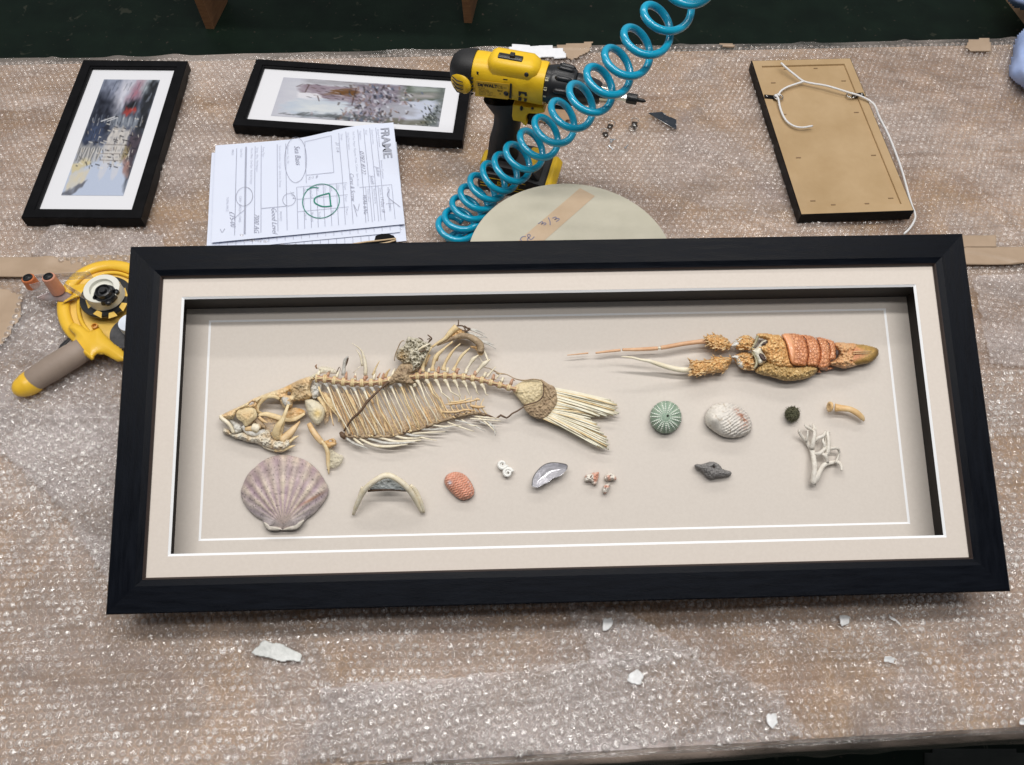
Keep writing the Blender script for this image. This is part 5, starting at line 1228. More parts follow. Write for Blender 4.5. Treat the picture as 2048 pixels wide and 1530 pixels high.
def street_print():
    C, X, Y = canvas(110, 250, (.62, .68, .80)); r = random.Random(2)
    dab(C, X, Y, [(0, 0), (1, 0), (1, .62), (0, .62)], (.17, .19, .25), 1, .05, .05, 1)
    dab(C, X, Y, [(.15, 0), (.75, 0), (.60, .18), (.45, .30), (.25, .26), (.1, .1)], (.42, .45, .55), .9, .12, .08, 2)
    dab(C, X, Y, [(.38, 0), (.60, 0), (.50, .20), (.42, .32), (.33, .22)], (.80, .80, .86), .95, .10, .06, 3)
    dab(C, X, Y, [(.62, .02), (.76, .0), (.72, .14), (.62, .20), (.54, .18)], (.58, .30, .36), .75, .07, .05, 4)
    dab(C, X, Y, [(.72, 0), (.95, 0), (.90, .08), (.75, .14)], (.66, .72, .74), .8, .07, .05, 5)
    dab(C, X, Y, [(.86, 0), (1, 0), (1, .95), (.90, .80), (.84, .45), (.80, .16)], (.045, .05, .06), .95, .04, .05, 6)
    dab(C, X, Y, [(0, .14), (.28, .16), (.42, .30), (.40, .50), (.22, .62), (0, .66)], (.025, .032, .06), .92, .08, .07, 7)
    dab(C, X, Y, [(.08, .40), (.26, .38), (.34, .52), (.2, .60), (.06, .58)], (.13, .17, .27), .8, .05, .06, 8)
    dab(C, X, Y, [(.54, .22), (.74, .20), (.76, .28), (.72, .30), (.54, .30)], (.02, .02, .03), .9, .03, .05, 9)
    dab(C, X, Y, [(.57, .25), (.73, .25), (.75, .30), (.60, .33), (.53, .31)], (.52, .12, .10), .9, .02, .06, 10)
    dab(C, X, Y, [(.40, .34), (.80, .33), (.84, .44), (.42, .46)], (.34, .37, .42), .9, .03, .08, 11)
    dab(C, X, Y, [(.46, .44), (.76, .44), (.78, .56), (.76, .74), (.44, .74), (.40, .60)], (.70, .68, .66), .97, .02, .06, 12)
    dab(C, X, Y, [(.78, .50), (.98, .50), (.98, .86), (.86, .78), (.78, .66)], (.16, .13, .16), .9, .03, .04, 13)
    dab(C, X, Y, [(.76, .60), (.86, .60), (.84, .72), (.76, .72)], (.42, .36, .22), .9, .02, .04, 14)
    dab(C, X, Y, [(0, .60), (.42, .60), (.40, .72), (0, .76)], (.50, .50, .50), .9, .03, .08, 15)
    dab(C, X, Y, [(.0, .74), (.26, .70), (.30, .75), (.04, .84)], (.72, .66, .48), .95, .015, .03, 16)
    dab(C, X, Y, [(.02, .84), (.32, .78), (.30, .90), (.05, .98)], (.74, .70, .60), .9, .02, .03, 17)
    dab(C, X, Y, [(0, .98), (.34, .88), (.30, .93), (.14, 1), (0, 1)], (.26, .27, .31), .95, .01, .02, 18)
    dab(C, X, Y, [(.46, .74), (.60, .74), (.58, .84), (.53, .88), (.48, .84)], (.70, .72, .78), .9, .01, .02, 19)
    dab(C, X, Y, [(.66, .74), (.80, .74), (.78, .84), (.74, .88), (.68, .84)], (.70, .72, .78), .9, .01, .02, 20)
    dab(C, X, Y, [(.80, .70), (.92, .74), (.96, .84), (.86, .80)], (.55, .38, .34), .8, .02, .04, 24)
    for k in range(5):
        for j in range(3): stroke(C, X, Y, [(.47 + j * .10, .47 + k * .055), (.47 + j * .10 + .03, .47 + k * .055)], .012, (.50, .50, .52), .7)
    for k in range(26): x = .03 + .9 * (k / 26); stroke(C, X, Y, [(x, .345 + .02 * math.sin(k * 2.)), (x + .01, .40 + .02 * math.cos(k * 3.))], .014, ((.10, .12, .16), (.60, .62, .66), (.30, .33, .38))[k % 3], .6)
    for k in range(18): x = .04 + .38 * (k / 18); stroke(C, X, Y, [(x, .62), (x + .03 * math.sin(k), .72)], .010, ((.12, .12, .14), (.78, .76, .72))[k % 2], .7)
    for y in (.585, .66, .715): stroke(C, X, Y, [(.42, y), (.78, y + .004)], .006, (.30, .27, .26), .7)
    for i in range(150):
        x, y = r.uniform(.05, .95), r.uniform(.33, .78); L_ = r.uniform(.01, .04); dr = r.choice([(0, 1), (1, .25), (.3, .6)])
        stroke(C, X, Y, [(x, y), (x + dr[0] * L_ * 2, y + dr[1] * L_)], .007, r.choice([(.03, .03, .04), (.80, .78, .74), (.05, .05, .07), (.55, .50, .45), (.02, .02, .03)]), .75)
    for i in range(26):
        x, y = r.uniform(.05, .95), r.uniform(.0, .34); L_ = r.uniform(.03, .10)
        stroke(C, X, Y, [(x, y), (x - .02, y + L_)], .014, r.choice([(.05, .07, .10), (.5, .54, .62), (.12, .14, .18)]), .4)
    stroke(C, X, Y, [(.22, .385), (.42, .345)], .008, (.75, .76, .78)); stroke(C, X, Y, [(.32, .385), (.48, .35)], .006, (.75, .76, .78))
    return C


def harbour_print():
    C, X, Y = canvas(280, 84, (.62, .63, .70)); r = random.Random(5)
    dab(C, X, Y, [(0, 0), (.5, 0), (.5, 1), (0, 1)], (.70, .71, .76), .9, .1, .05, 1)
    dab(C, X, Y, [(.13, .0), (.16, .0), (.56, .02), (.56, .14), (.2, .12), (.13, .10)], (.50, .50, .53), .8, .03, .02, 2)
    dab(C, X, Y, [(.10, .22), (.15, .14), (.50, .16), (.50, .62), (.30, .58), (.22, .42), (.13, .36)], (.42, .36, .41), .95, .015, .03, 3)
    dab(C, X, Y, [(.30, .26), (.46, .18), (.46, .38), (.30, .36)], (.27, .15, .05), .95, .02, .06, 4)
    dab(C, X, Y, [(.12, .36), (.24, .36), (.29, .52), (.2, .55), (.12, .5)], (.82, .82, .86), .95, .01, .02, 5)
    dab(C, X, Y, [(.05, .72), (.12, .52), (.30, .50), (.48, .52), (.50, .92), (.2, .95), (.08, .90)], (.62, .68, .76), .9, .04, .06, 6)
    dab(C, X, Y, [(.15, .60), (.42, .60), (.42, .86), (.16, .84)], (.80, .82, .82), .7, .08, .08, 7)
    dab(C, X, Y, [(.48, 0), (.78, .02), (.80, 1), (.48, 1)], (.34, .31, .36), .9, .04, .16, 8)
    dab(C, X, Y, [(.74, 0), (1, .02), (1, .36), (.74, .42)], (.20, .23, .19), .9, .03, .05, 9)
    dab(C, X, Y, [(.80, .02), (1, .04), (1, .12), (.80, .14)], (.50, .54, .52), .8, .03, .03, 10)
    dab(C, X, Y, [(.74, .22), (.97, .16), (.97, .28), (.74, .36)], (.52, .50, .50), .8, .04, .04, 11)
    dab(C, X, Y, [(.80, .42), (.97, .30), (.98, .66), (.86, .86), (.72, .80), (.74, .56)], (.66, .70, .80), .95, .02, .05, 12)
    dab(C, X, Y, [(.64, .62), (.70, .46), (.80, .52), (.86, .74), (.74, .86), (.66, .82)], (.52, .53, .58), .9, .03, .05, 13)
    dab(C, X, Y, [(.96, .0), (1, .0), (1, 1), (.90, 1), (.88, .84), (.97, .60)], (.20, .23, .22), .95, .03, .04, 14)
    dab(C, X, Y, [(.68, .86), (.92, .88), (.92, 1), (.68, 1)], (.26, .26, .20), .9, .03, .05, 15)
    dab(C, X, Y, [(.16, .90), (.66, .82), (.66, 1), (.16, .97)], (.22, .24, .25), .8, .04, .10, 16)
    for i in range(260):
        x, y = r.gauss(.60, .10), r.uniform(.02, .98); L_ = r.uniform(.01, .03)
        stroke(C, X, Y, [(x, y), (x + r.uniform(-.01, .02), y + L_ * 3)], r.uniform(.005, .012), r.choice([(.08, .08, .10), (.72, .74, .80), (.16, .12, .10), (.36, .26, .22), (.22, .26, .36), (.56, .50, .54), (.50, .48, .56)]), .75)
    for k in range(30): x = .16 + .34 * (k / 30); stroke(C, X, Y, [(x, .14 + .4 * ((k * 7) % 5) / 5), (x + .02, .16 + .4 * ((k * 7) % 5) / 5)], .012, ((.20, .14, .12), (.62, .58, .60), (.12, .10, .12))[k % 3], .6)
    for k in range(22): x = .05 + .6 * (k / 22); stroke(C, X, Y, [(x, .93), (x + .03, .90 + .05 * math.sin(k))], .014, (.16, .17, .18), .6)
    for i in range(60):
        x, y = r.gauss(.93, .03), r.uniform(.4, .98); stroke(C, X, Y, [(x, y), (x + .008, y + .04)], .006, r.choice([(.05, .06, .06), (.6, .62, .6), (.06, .07, .05)]), .8)
    for q in ([(.10, .22), (.13, .15), (.17, .16)], [(.13, .36), (.16, .36), (.17, .16)], [(.46, .16), (.46, .60)], [(.24, .42), (.26, .56)], [(.36, .44), (.48, .44)], [(.36, .50), (.48, .50)], [(.15, .00), (.50, .04)], [(.22, .42), (.48, .40)]):
        stroke(C, X, Y, q, .006, (.14, .08, .06), .75)
    return C


def small_frame(name, cor, th, label, cat, mw, mg, art, arect, sig=None):
    c, a, w_, h_ = fit_rect(cor, ZW + th); t = thing(name, label, cat, (c[0], c[1], ZW), rotz=a); x2, y2 = w_ / 2, h_ / 2
    ring_profile([(0, 0), (0, th - .0008), (.0008, th), (mw - .004, th), (mw - .0032, th - .0016), (mw, th - .0020), (mw, th - .006), (mw, 0)], satin, 'moulding', x2, y2, t)
    MB().box((-x2 + mw - .001, -y2 + mw - .001, .001), (x2 - mw + .001, y2 - mw + .001, th - .006)).build('mount', matw, t, smooth=False)
    nx, ny = art.shape[:2]; x0, x1, y1, y0 = arect; x0, x1, y0, y1 = -x2 + x0 * w_, -x2 + x1 * w_, y2 - y0 * h_, y2 - y1 * h_
    xs = np.linspace(x0, x1, nx); ys = np.linspace(y1, y0, ny); Xg, Yg = np.meshgrid(xs, ys, indexing='ij')
    v = np.stack([Xg, Yg, np.full_like(Xg, th - .0056)], -1).reshape(-1, 3); g = np.arange(nx * ny).reshape(nx, ny)
    q = np.stack([g[:-1, :-1], g[:-1, 1:], g[1:, 1:], g[1:, :-1]], -1).reshape(-1, 4)
    mesh_obj('print', v, q, paintm, t, False, (art.reshape(-1, 3) ** 1.45) * .92)
    return t


f1 = small_frame('picture_frame', [(40, 434), (281, 437), (376, 121), (168, 120)], .020, 'small black framed street scene print with a red bus, far left', 'picture frame', .0195, .03, street_print(), (.245, .775, .12, .86))
f2_ = small_frame('picture_frame', [(465, 252), (926, 278), (945, 148), (512, 115)], .020, 'small black framed harbour print lying wide beside the drill', 'picture frame', .0185, .03, harbour_print(), (.145, .885, .22, .80))
# --- the frame lying face down
c, a, w_, h_ = fit_rect([(1601, 430), (1829, 421), (1701, 116), (1503.6, 120.4)], ZW + .020)
fb = thing('picture_frame', 'small frame lying face down showing its tan back and white cord', 'picture frame', (c[0], c[1], ZW), rotz=a); x2, y2 = w_ / 2, h_ / 2; th = .020
mdf = pm('mdf_tan', (.38, .255, .125), (.45, .315, .17), scale=14, rough=.6, detail=8)
ring_profile([(0, 0), (0, th - .0008), (.0010, th), (.0012, th), (.0012, 0)], satin, 'moulding', x2, y2, fb)
ring_profile([(.0013, .001), (.0013, th - .0001), (.0155, th - .0001), (.0160, th - .0012), (.0160, .001)], mdf, 'back_rim', x2, y2, fb)
bk = MB().box((-x2 + .0161, -y2 + .0161, .002), (x2 - .0161, y2 - .0161, th - .0030)).build('back_board', mdf, fb, smooth=False)
mb = MB(); nick = pm('nick', (.22, .14, .07), rough=.6)
for sx_ in (-1, 1):
    for yy_ in (-.42, -.16, .12, .34): mb.box((sx_ * (x2 - .028) - .004, yy_ * h_, th - .0029), (sx_ * (x2 - .028) + .004, yy_ * h_ + .002, th - .0022))
for xx_ in (-.2, .1): mb.box((xx_ * w_, -y2 + .020, th - .0029), (xx_ * w_ + .007, -y2 + .022, th - .0022)); mb.box((xx_ * w_, y2 - .024, th - .0029), (xx_ * w_ + .007, y2 - .022, th - .0022))
mb.build('pins', nick, fb, smooth=False)


def loc_of(o, px, py, z):   # photo point at height z, in the coordinates of a top-level thing on the bench
    p = Vector(TP(float(px), float(py), z)); return np.array(o.matrix_world.inverted() @ p)


bpy.context.view_layer.update()
metal = pm('bright_steel', (.55, .54, .52), rough=.22, metal=1)
dark_metal = pm('dark_bronze', (.035, .028, .022), (.07, .055, .045), scale=90, rough=.35, metal=.6)
for (x, y, dx) in ((1533, 194, 12), (1723, 190, -10)):
    p = loc_of(fb, x, y, ZW + th); q = loc_of(fb, x + dx, y + 1, ZW + th); d = (q - p) / np.linalg.norm(q - p); n = np.array([-d[1], d[0], 0])
    mb = MB(); L_ = .017
    pts = [p + n * .0045 - d * .004, p - n * .0045 - d * .004, p - n * .0045 + d * L_, p + n * .0045 + d * L_]
    mb.add([v * (1, 1, 0) + (0, 0, th + .0002) for v in pts] + [v * (1, 1, 0) + (0, 0, th + .0014) for v in pts], [(3, 2, 1, 0), (4, 5, 6, 7), (0, 1, 5, 4), (1, 2, 6, 5), (2, 3, 7, 6), (3, 0, 4, 7)])
    o = mb.build('hanger_plate', satin, fb, smooth=False)
    MB().lathe([(0, .002), (.0012, .0022), (.0018, .001)], p * (1, 1, 0) + (0, 0, th + .0014), (0, 0, 1), 10).build('screw_head', metal, o)
    r0 = p + d * (L_ + .003)
    MB().tube([r0 * (1, 1, 0) + (0, 0, th + .002) + n * .007 * math.cos(t) + d * .008 * math.sin(t) for t in np.linspace(0, 2 * math.pi, 16)], .0011, 6).build('ring', metal, o)
cordm = pm('white_cord', (.72, .72, .72), (.84, .84, .84), scale=900, rough=.7, bump=.6, bscale=1200)
hz = ZW + th
c1p = [(1562, 126, hz + .012), (1575, 138, hz + .010), (1590, 150, hz + .008), (1606, 162, hz + .006), (1625, 167, hz + .006), (1650, 171, hz + .008), (1675, 178, hz + .008), (1700, 186, hz + .006), (1718, 191, hz + .006), (1738, 201, hz + .004), (1750, 212, hz + .004), (1758, 233, hz - .004), (1775, 266, .016), (1791, 305, .014), (1805, 345, .012), (1816, 385, .011), (1824, 412, .010), (1830, 428, .010), (1829, 440, .010), (1820, 456, .010), (1808, 468, .010)]
c2p = [(1607, 163, hz + .006), (1592, 168, hz + .004), (1575, 174, hz + .003), (1562, 182, hz + .003), (1557, 189, hz + .004), (1550, 191, hz + .005), (1556, 196, hz + .004), (1560, 215, hz + .002), (1567, 233, hz + .002), (1576, 245, hz + .002), (1590, 253, hz + .003), (1605, 255, hz + .004), (1625, 252, hz + .005)]
inv = fb.matrix_world.inverted()
for cp in (c1p, c2p):
    MB().tube([np.array(inv @ Vector(p)) for p in tpts(cp)], .0018, 8, smoothn=4).build('cord', cordm, fb)
MB().sph(np.array(inv @ Vector(TP(1557., 190., hz + .005))), .0034, 5).build('cord_knot', cordm, fb)

# ---------------------------------------------------------------- order forms
paper = pm('form_paper', (.66, .71, .84), (.68, .73, .86), scale=8, rough=.6, bump=.03, bscale=60)
ink = pm('grey_ink', (.36, .38, .47), rough=.7); inkb = pm('blue_black_ink', (.16, .16, .25), rough=.6); pencil = pm('grey_pen', (.28, .29, .37), rough=.6); green = pm('green_marker', (.01, .22, .15), rough=.5)
FONT = None


def text_mesh(s, size, shear=0, bold=0.0, res=2, align='LEFT'):
    cu = bpy.data.curves.new('txt', 'FONT'); cu.body = s; cu.size = size; cu.shear = shear; cu.offset = bold; cu.resolution_u = res; cu.align_x = align
    o = bpy.data.objects.new('txt', cu); COL.objects.link(o); bpy.context.view_layer.update()
    me = bpy.data.meshes.new_from_object(o.evaluated_get(bpy.context.evaluated_depsgraph_get()))
    v = [tuple(x.co) for x in me.vertices]; f = [tuple(p.vertices) for p in me.polygons]
    bpy.data.objects.remove(o); bpy.data.curves.remove(cu); bpy.data.meshes.remove(me)
    return np.array(v) if v else np.zeros((0, 3)), f


sst = lambda t: (lambda q: q * q * (3 - 2 * q))(min(max(t, 0), 1))


def sheet(label, o_px, d_px, z, seed, curl=.0, lift=.017):
    p0 = TP(float(o_px[0]), float(o_px[1]), z); p1 = TP(float(d_px[0]), float(d_px[1]), z); a = math.atan2(p1[1] - p0[1], p1[0] - p0[0]) + math.radians(1.6)
    t = thing('order_form', label, 'paper sheet', (p0[0], p0[1], z), group='stack of order forms under the small framed picture', rotz=a)
    # local x = reading direction, local -y = down the page
    n1, n2 = 34, 30; v = []
    def hh(u, w): return .0012 * math.sin(u * 3 + seed) + .003 * (w ** 3) * curl + .0009 * vnoise(np.array(u * 9.), np.array(w * 9. + 4), 2.2, seed) + .0003 + lift * sst((.50 - u) / .36) * sst((.62 - w) / .48)
    for i in range(n1 + 1):
        for j in range(n2 + 1): u, w_ = i / n1, j / n2; v.append((u * .21, -w_ * .297, hh(u, w_)))
    f = [(i * (n2 + 1) + j, i * (n2 + 1) + j + 1, (i + 1) * (n2 + 1) + j + 1, (i + 1) * (n2 + 1) + j) for i in range(n1) for j in range(n2)]
    me = mesh_obj('sheet', v, f, paper, t)
    return t, (lambda x, y: hh(x / .21, -y / .297) + .0012)


def put(mb, v, f, x, y, hh, rot=0):
    c, s = math.cos(rot), math.sin(rot)
    w_ = [(x + c * p[0] - s * p[1], y + s * p[0] + c * p[1]) for p in v]
    mb.add([(a, b, hh(a, b)) for a, b in w_], f)


def rule(mb, x0, y0, x1, y1, hh, w_=.0004, n=12):
    d = np.array([x1 - x0, y1 - y0]); L_ = np.linalg.norm(d); nn = np.array([-d[1], d[0]]) / L_ * w_ / 2; v = []
    for i in range(n + 1):
        p = np.array([x0, y0]) + d * i / n
        for s in (-1, 1): q = p + nn * s; v.append((q[0], q[1], hh(*q)))
    mb.add(v, [(2 * i, 2 * i + 2, 2 * i + 3, 2 * i + 1) for i in range(n)])


def pen(mb, pts, hh, w_=.0006, n=5):
    P, _ = spline(np.array([(a, b, 0) for a, b in pts], float), np.zeros(len(pts)), n); v = []
    T_ = np.gradient(P, axis=0); T_ /= np.linalg.norm(T_, axis=1)[:, None] + 1e-9
    for p, t in zip(P, T_):
        for s in (-1, 1): q = (p[0] - t[1] * s * w_ / 2, p[1] + t[0] * s * w_ / 2); v.append((q[0], q[1], hh(*q) + .0002))
    mb.add(v, [(2 * i, 2 * i + 2, 2 * i + 3, 2 * i + 1) for i in range(len(P) - 1)])


def circ(cx, cy, rx, ry, n=22, a0=0, a1=6.6): return [(cx + rx * math.cos(t), cy + ry * math.sin(t)) for t in np.linspace(a0, a1, n)]


s3, h3 = sheet('lowest order form, showing only beside the black clip', (794, 292), (806, 489), ZW + .0016, 3, lift=.008)
s2, h2 = sheet('middle order form poking out at left under the top form', (782, 276), (793, 470), ZW + .0044, 2, lift=.011)
mb = MB()
for y in np.arange(-.015, -.285, -.0125): rule(mb, .12, y, .205, y, h2, .0005)
mb.build('ruled_lines', ink, s2)
mb = MB()
for y in np.arange(-.02, -.285, -.0125): rule(mb, .15, y, .205, y, h3, .0006)
for i, (y, s) in enumerate([(-.16, 'Tax Bal'), (-.175, 'Reg Total'), (-.19, 'Value'), (-.22, 'Order'), (-.24, 'Due')]): put(mb, *text_mesh(s, .006), .165, y, h3)
mb.build('ruled_lines', ink, s3)
s1, h1 = sheet('top order form with FRAME heading and a circled green D', (789, 262), (802, 449), ZW + .0074, 1, .6, lift=.0172)
mb = MB()
for y in (-.030, -.040, -.050, -.060, -.080, -.092, -.182, -.196, -.222, -.232): rule(mb, .010, y, .200, y, h1, .0007)
for y in (-.246, -.2475): rule(mb, .010, y, .200, y, h1, .0011)
rule(mb, .012, -.262, .200, -.262, h1, .0008)
for y in (-.036, -.046, -.056): rule(mb, .125, y, .198, y, h1, .0006)
rule(mb, .125, -.014, .125, -.066, h1, .0006); rule(mb, .165, -.014, .165, -.026, h1, .0006); rule(mb, .125, -.014, .198, -.014, h1, .0006)
for q in ((.012, -.105, .088, -.105), (.012, -.105, .012, -.150), (.088, -.105, .088, -.150), (.012, -.150, .105, -.150)): rule(mb, *q, h1, .0007)
for y in np.arange(-.092, -.170, -.0105): rule(mb, .112, y, .2, y, h1, .0007)
for x in (.112, .138, .164): rule(mb, x, -.085, x, -.165, h1, .0006)
rule(mb, .150, -.182, .150, -.222, h1, .0008)
for (x, y, s, sz) in [(.014, -.028, 'Account Customer', .005), (.075, -.028, 'Invoice Customer', .005), (.014, -.038, 'Customer name', .005), (.014, -.048, 'Email', .005), (.014, -.058, 'Telephone', .005), (.014, -.069, 'Fold  Post  Paper  Figures  Post  Colour  Spine Barcode', .0048), (.014, -.078, 'Image Description', .005), (.014, -.089, 'Design', .005), (.130, -.022, 'MATERIAL ORDERED', .0048), (.168, -.022, 'PANEL', .0048),
                      (.130, -.034, 'Date In', .005), (.130, -.044, 'Number Boards', .005), (.130, -.054, 'Frame colour', .005), (.115, -.090, 'Figure', .005), (.141, -.090, 'Paper', .005), (.167, -.090, 'Mount', .005), (.115, -.101, 'Glass', .005), (.115, -.112, 'Board', .005), (.115, -.122, 'Colour', .005), (.115, -.133, 'Style', .005), (.115, -.144, 'Square Cut', .005), (.115, -.155, 'Offset', .005), (.168, -.112, 'Back', .005), (.168, -.133, 'Tax Bal', .005), (.168, -.144, 'Reg Total', .005), (.168, -.155, 'VALUE', .005),
                      (.014, -.180, 'Treatment   Yes - No', .005), (.014, -.193, 'Special instructions  1) Light   2) do not  3) wrap', .0048), (.014, -.220, 'Fixing Type', .005), (.014, -.230, 'String   Wire   Flat Hangers', .005), (.014, -.239, 'Mirror Plate   Oval Eye   Rest the hanger', .005), (.014, -.256, 'Date Paid', .005), (.160, -.193, 'INVOICE', .005), (.014, -.270, 'PRICE', .005), (.12, -.256, 'CASH   CHEQUE   CARD', .005), (.120, -.276, 'TOTAL PRICE', .005)]:
    v, f = text_mesh(s, sz, 0, -.00008); put(mb, v, f, x, y, h1)
mb.build('printed_form', ink, s1)
mb = MB(); v, f = text_mesh('FRAME', .020, 0, .0004, 3); put(mb, v, f, .012, -.022, h1); mb.build('heading', pm('grey_heading', (.33, .35, .42), rough=.6), s1)
mb = MB()
for (x, y, s, sz, ro) in [(.085, -.037, 'Julian', .010, .05), (.100, -.048, 'Smith', .010, .05), (.055, -.060, '0787 8122', .011, 0), (.140, -.062, 'WA6 6AG', .011, 0), (.092, -.080, 'Curve & Screw', .011, 0), (.018, -.168, 'Sea Bass', .015, .05), (.030, -.098, '21 1/4', .009, 0), (.090, -.130, '8 1/2', .009, -1.4), (.150, -.206, 'Good Level', .013, .03), (.160, -.232, '7000 AG', .012, 0), (.150, -.271, '£75-00', .013, .08), (.148, -.034, '19 Dec 18', .009, 0), (.120, -.176, '3 1/4', .009, .2)]:
    v, f = text_mesh(s, sz * .88, .45, -.00012); put(mb, v, f, x, y, h1, ro); mb.build('handwritten_note', pencil, s1); mb = MB()
pen(mb, circ(.050, -.166, .052, .018), h1); mb.build('pen_mark', pencil, s1); mb = MB()
pen(mb, circ(.137, -.178, .013, .010), h1); mb.build('pen_mark', pencil, s1); mb = MB()
pen(mb, circ(.122, -.248, .020, .013, 26, 0, 9), h1); mb.build('pen_mark', pencil, s1); mb = MB()
pen(mb, [(.135, -.018), (.150, -.022), (.175, -.004), (.19, .0)][:3], h1, .0007); mb.build('pen_mark', pencil, s1); mb = MB()
pen(mb, [(.160, -.068), (.174, -.072), (.160, -.077), (.186, -.073)], h1); mb.build('pen_mark', pencil, s1); mb = MB()
pen(mb, [(.185, -.284), (.192, -.281), (.185, -.277)], h1); mb.build('pen_mark', pencil, s1); mb = MB()
pen(mb, [(.150, -.247), (.165, -.262), (.172, -.262)], h1); mb.build('pen_mark', pencil, s1); mb = MB()
mb = MB(); pen(mb, circ(.146, -.128, .036, .029, 26, .3, 6.9), h1, .0013); pen(mb, [(.132, -.114), (.158, -.113)], h1, .0022, 4); pen(mb, [(.131, -.114), (.137, -.135), (.148, -.138), (.158, -.126), (.159, -.111)], h1, .0022); pen(mb, [(.120, -.150), (.116, -.140), (.118, -.131)], h1, .0016)
mb.build('green_mark', green, s1)
# black clip with rubber band
ko2 = TP(770., 482., .0); clip = thing('bulldog_clip', 'black clip with a tan rubber band on the papers beside the big frame', 'clip', (ko2[0], ko2[1], 0))
MB(ko2).prism([tuple(TP(float(x), float(y), .02)[:2]) for x, y in [(748, 482), (751, 471), (762, 467), (778, 467), (788, 471), (792, 478), (793, 492), (720, 496), (706, 486)]], .012, .020).build('jaw', satin, clip, smooth=False, bev=.001)
for z, q in ((.023, [(700, 489), (730, 484), (760, 481), (792, 477)]), (.022, [(700, 490), (740, 489), (770, 486), (792, 480)])):
    MB(ko2).tube(tpts([(a, b, z) for a, b in q]), .0013, 6, smoothn=4).build('rubber_band', pm('rubber_tan', (.56, .42, .26), rough=.6), clip)

# ---------------------------------------------------------------- round board with tape
DZ = .105
dc = (TP(945., 484., DZ) + TP(1338., 474., DZ)) / 2; dt = TP(1145., 367., DZ); ch = np.linalg.norm(TP(945., 484., DZ) - TP(1338., 474., DZ)) / 2; sg = np.linalg.norm(dt - dc)
DR = (ch * ch + sg * sg) / 2 / sg; dcen = dt + (dc - dt) / sg * DR
rb = thing('round_board', 'round beige board with a tan tape strip reading 3/3, behind the frame', 'round board', (dcen[0], dcen[1], 0))
beige = pm('beige_board', (.44, .42, .335), (.50, .475, .385), scale=18, rough=.75, bump=.05, detail=8)
MB().lathe([(0, DR - .0006), (.0006, DR), (.0054, DR), (.006, DR - .0006)], (0, 0, DZ - .006), (0, 0, 1), 96).build('disc', beige, rb, auto=.5)
MB().lathe([(0, DR * .62), (DZ - .0065 - ZW, DR * .62)], (0, -.02, ZW), (0, 0, 1), 48).build('tub', card, rb, auto=.5)
mb = MB((dcen[0], dcen[1], 0)); tq = [TP(float(x), float(y), DZ + .0004) for x, y in [(1160, 376), (1190, 392), (1060, 506), (1015, 500), (1050, 470)]]
mb.add(tq, [(4, 3, 2, 1, 0)]); mb.build('tape_strip', pm('disc_tape', (.46, .34, .225), (.50, .38, .26), scale=40, rough=.5), rb, smooth=False)
hd = lambda x, y: DZ + .0006
mb = MB((dcen[0], dcen[1], 0)); PT = lambda L_: [tuple(TP(880 + a / 3.657, 90 + b / 3.657, DZ + .0006)[:2]) for a, b in L_]
for q in ([(718, 1308), (745, 1292), (752, 1300), (740, 1312), (765, 1300), (775, 1308), (758, 1318)], [(792, 1262), (804, 1290), (806, 1318)], [(822, 1268), (845, 1258), (850, 1268), (838, 1278), (862, 1268), (872, 1276), (850, 1292)],
          [(0, 0)] * 0 + [(628, 1402), (605, 1402), (588, 1420), (600, 1435)], [(690, 1402), (668, 1422), (650, 1412), (640, 1392), (652, 1384), (660, 1398), (640, 1420), (650, 1440)]): (pen(mb, PT(q), hd, .0013), mb.build('pen_stroke', inkb, rb), mb.__init__((dcen[0], dcen[1], 0)))

# ---------------------------------------------------------------- cordless drill
dyaw = math.radians(-12); dO = np.array([0.0, .985, ZW]); dX = np.array([math.cos(dyaw), math.sin(dyaw), 0]); dY = np.array([-math.sin(dyaw), math.cos(dyaw), 0])
drill = thing('cordless_drill', 'yellow and black cordless drill standing upright on its battery', 'drill', dO, rotz=dyaw)
yel = pm('drill_yellow', (.74, .46, .015), (.80, .52, .02), scale=60, rough=.38, spec=.4, bump=.06, bscale=500)
dblk = pm('drill_black', (.008, .008, .009), (.014, .014, .015), scale=60, rough=.55, bump=.15, bscale=700)
dblk2 = pm('chuck_black', (.010, .011, .013), (.016, .017, .019), scale=60, rough=.32, bump=.05)


def DL(px, py, lat):   # photo point -> drill coordinates on the plane y = lat
    d = _ray(float(px), float(py), MC); t = ((dO + dY * lat - CAM) @ dY) / (d @ dY); p = CAM + t * d - dO
    return np.array([p @ dX, lat, p[2]])


ax0 = (DL(905, 150, 0) + 0); zt = DL(1000, 118, 0)[2]; zb = DL(1040, 212, -.022)[2]
AZ = .5 * (DL(1085, 134, 0)[2] + DL(1080, 213, -.018)[2]); RB_ = .5 * (DL(1085, 134, 0)[2] - DL(1080, 213, -.018)[2]) + .001
xr = DL(904, 150, 0)[0]; xf = DL(1085, 172, -.03)[0]; xc = DL(1146, 185, -.02)[0]; xe = DL(1198, 195, -.02)[0]; xt = DL(1292, 203, 0)[0]
slope = (DL(1250, 196, 0)[2] - AZ) / (DL(1250, 196, 0)[0] - 0) if 0 else 0.0
A0 = np.array([0, 0, AZ])
MB().lathe([(xr + .016, RB_ * .80), (xr + .026, RB_ * .94), (xr + .045, RB_), (xf - .012, RB_ * 1.02), (xf - .004, RB_ * 1.03), (xf, RB_ * 1.0), (xf + .0005, RB_ * .8)], A0, (1, 0, 0), 48, sq=2.6, ry=.93).build('motor_housing', yel, drill, auto=.7)
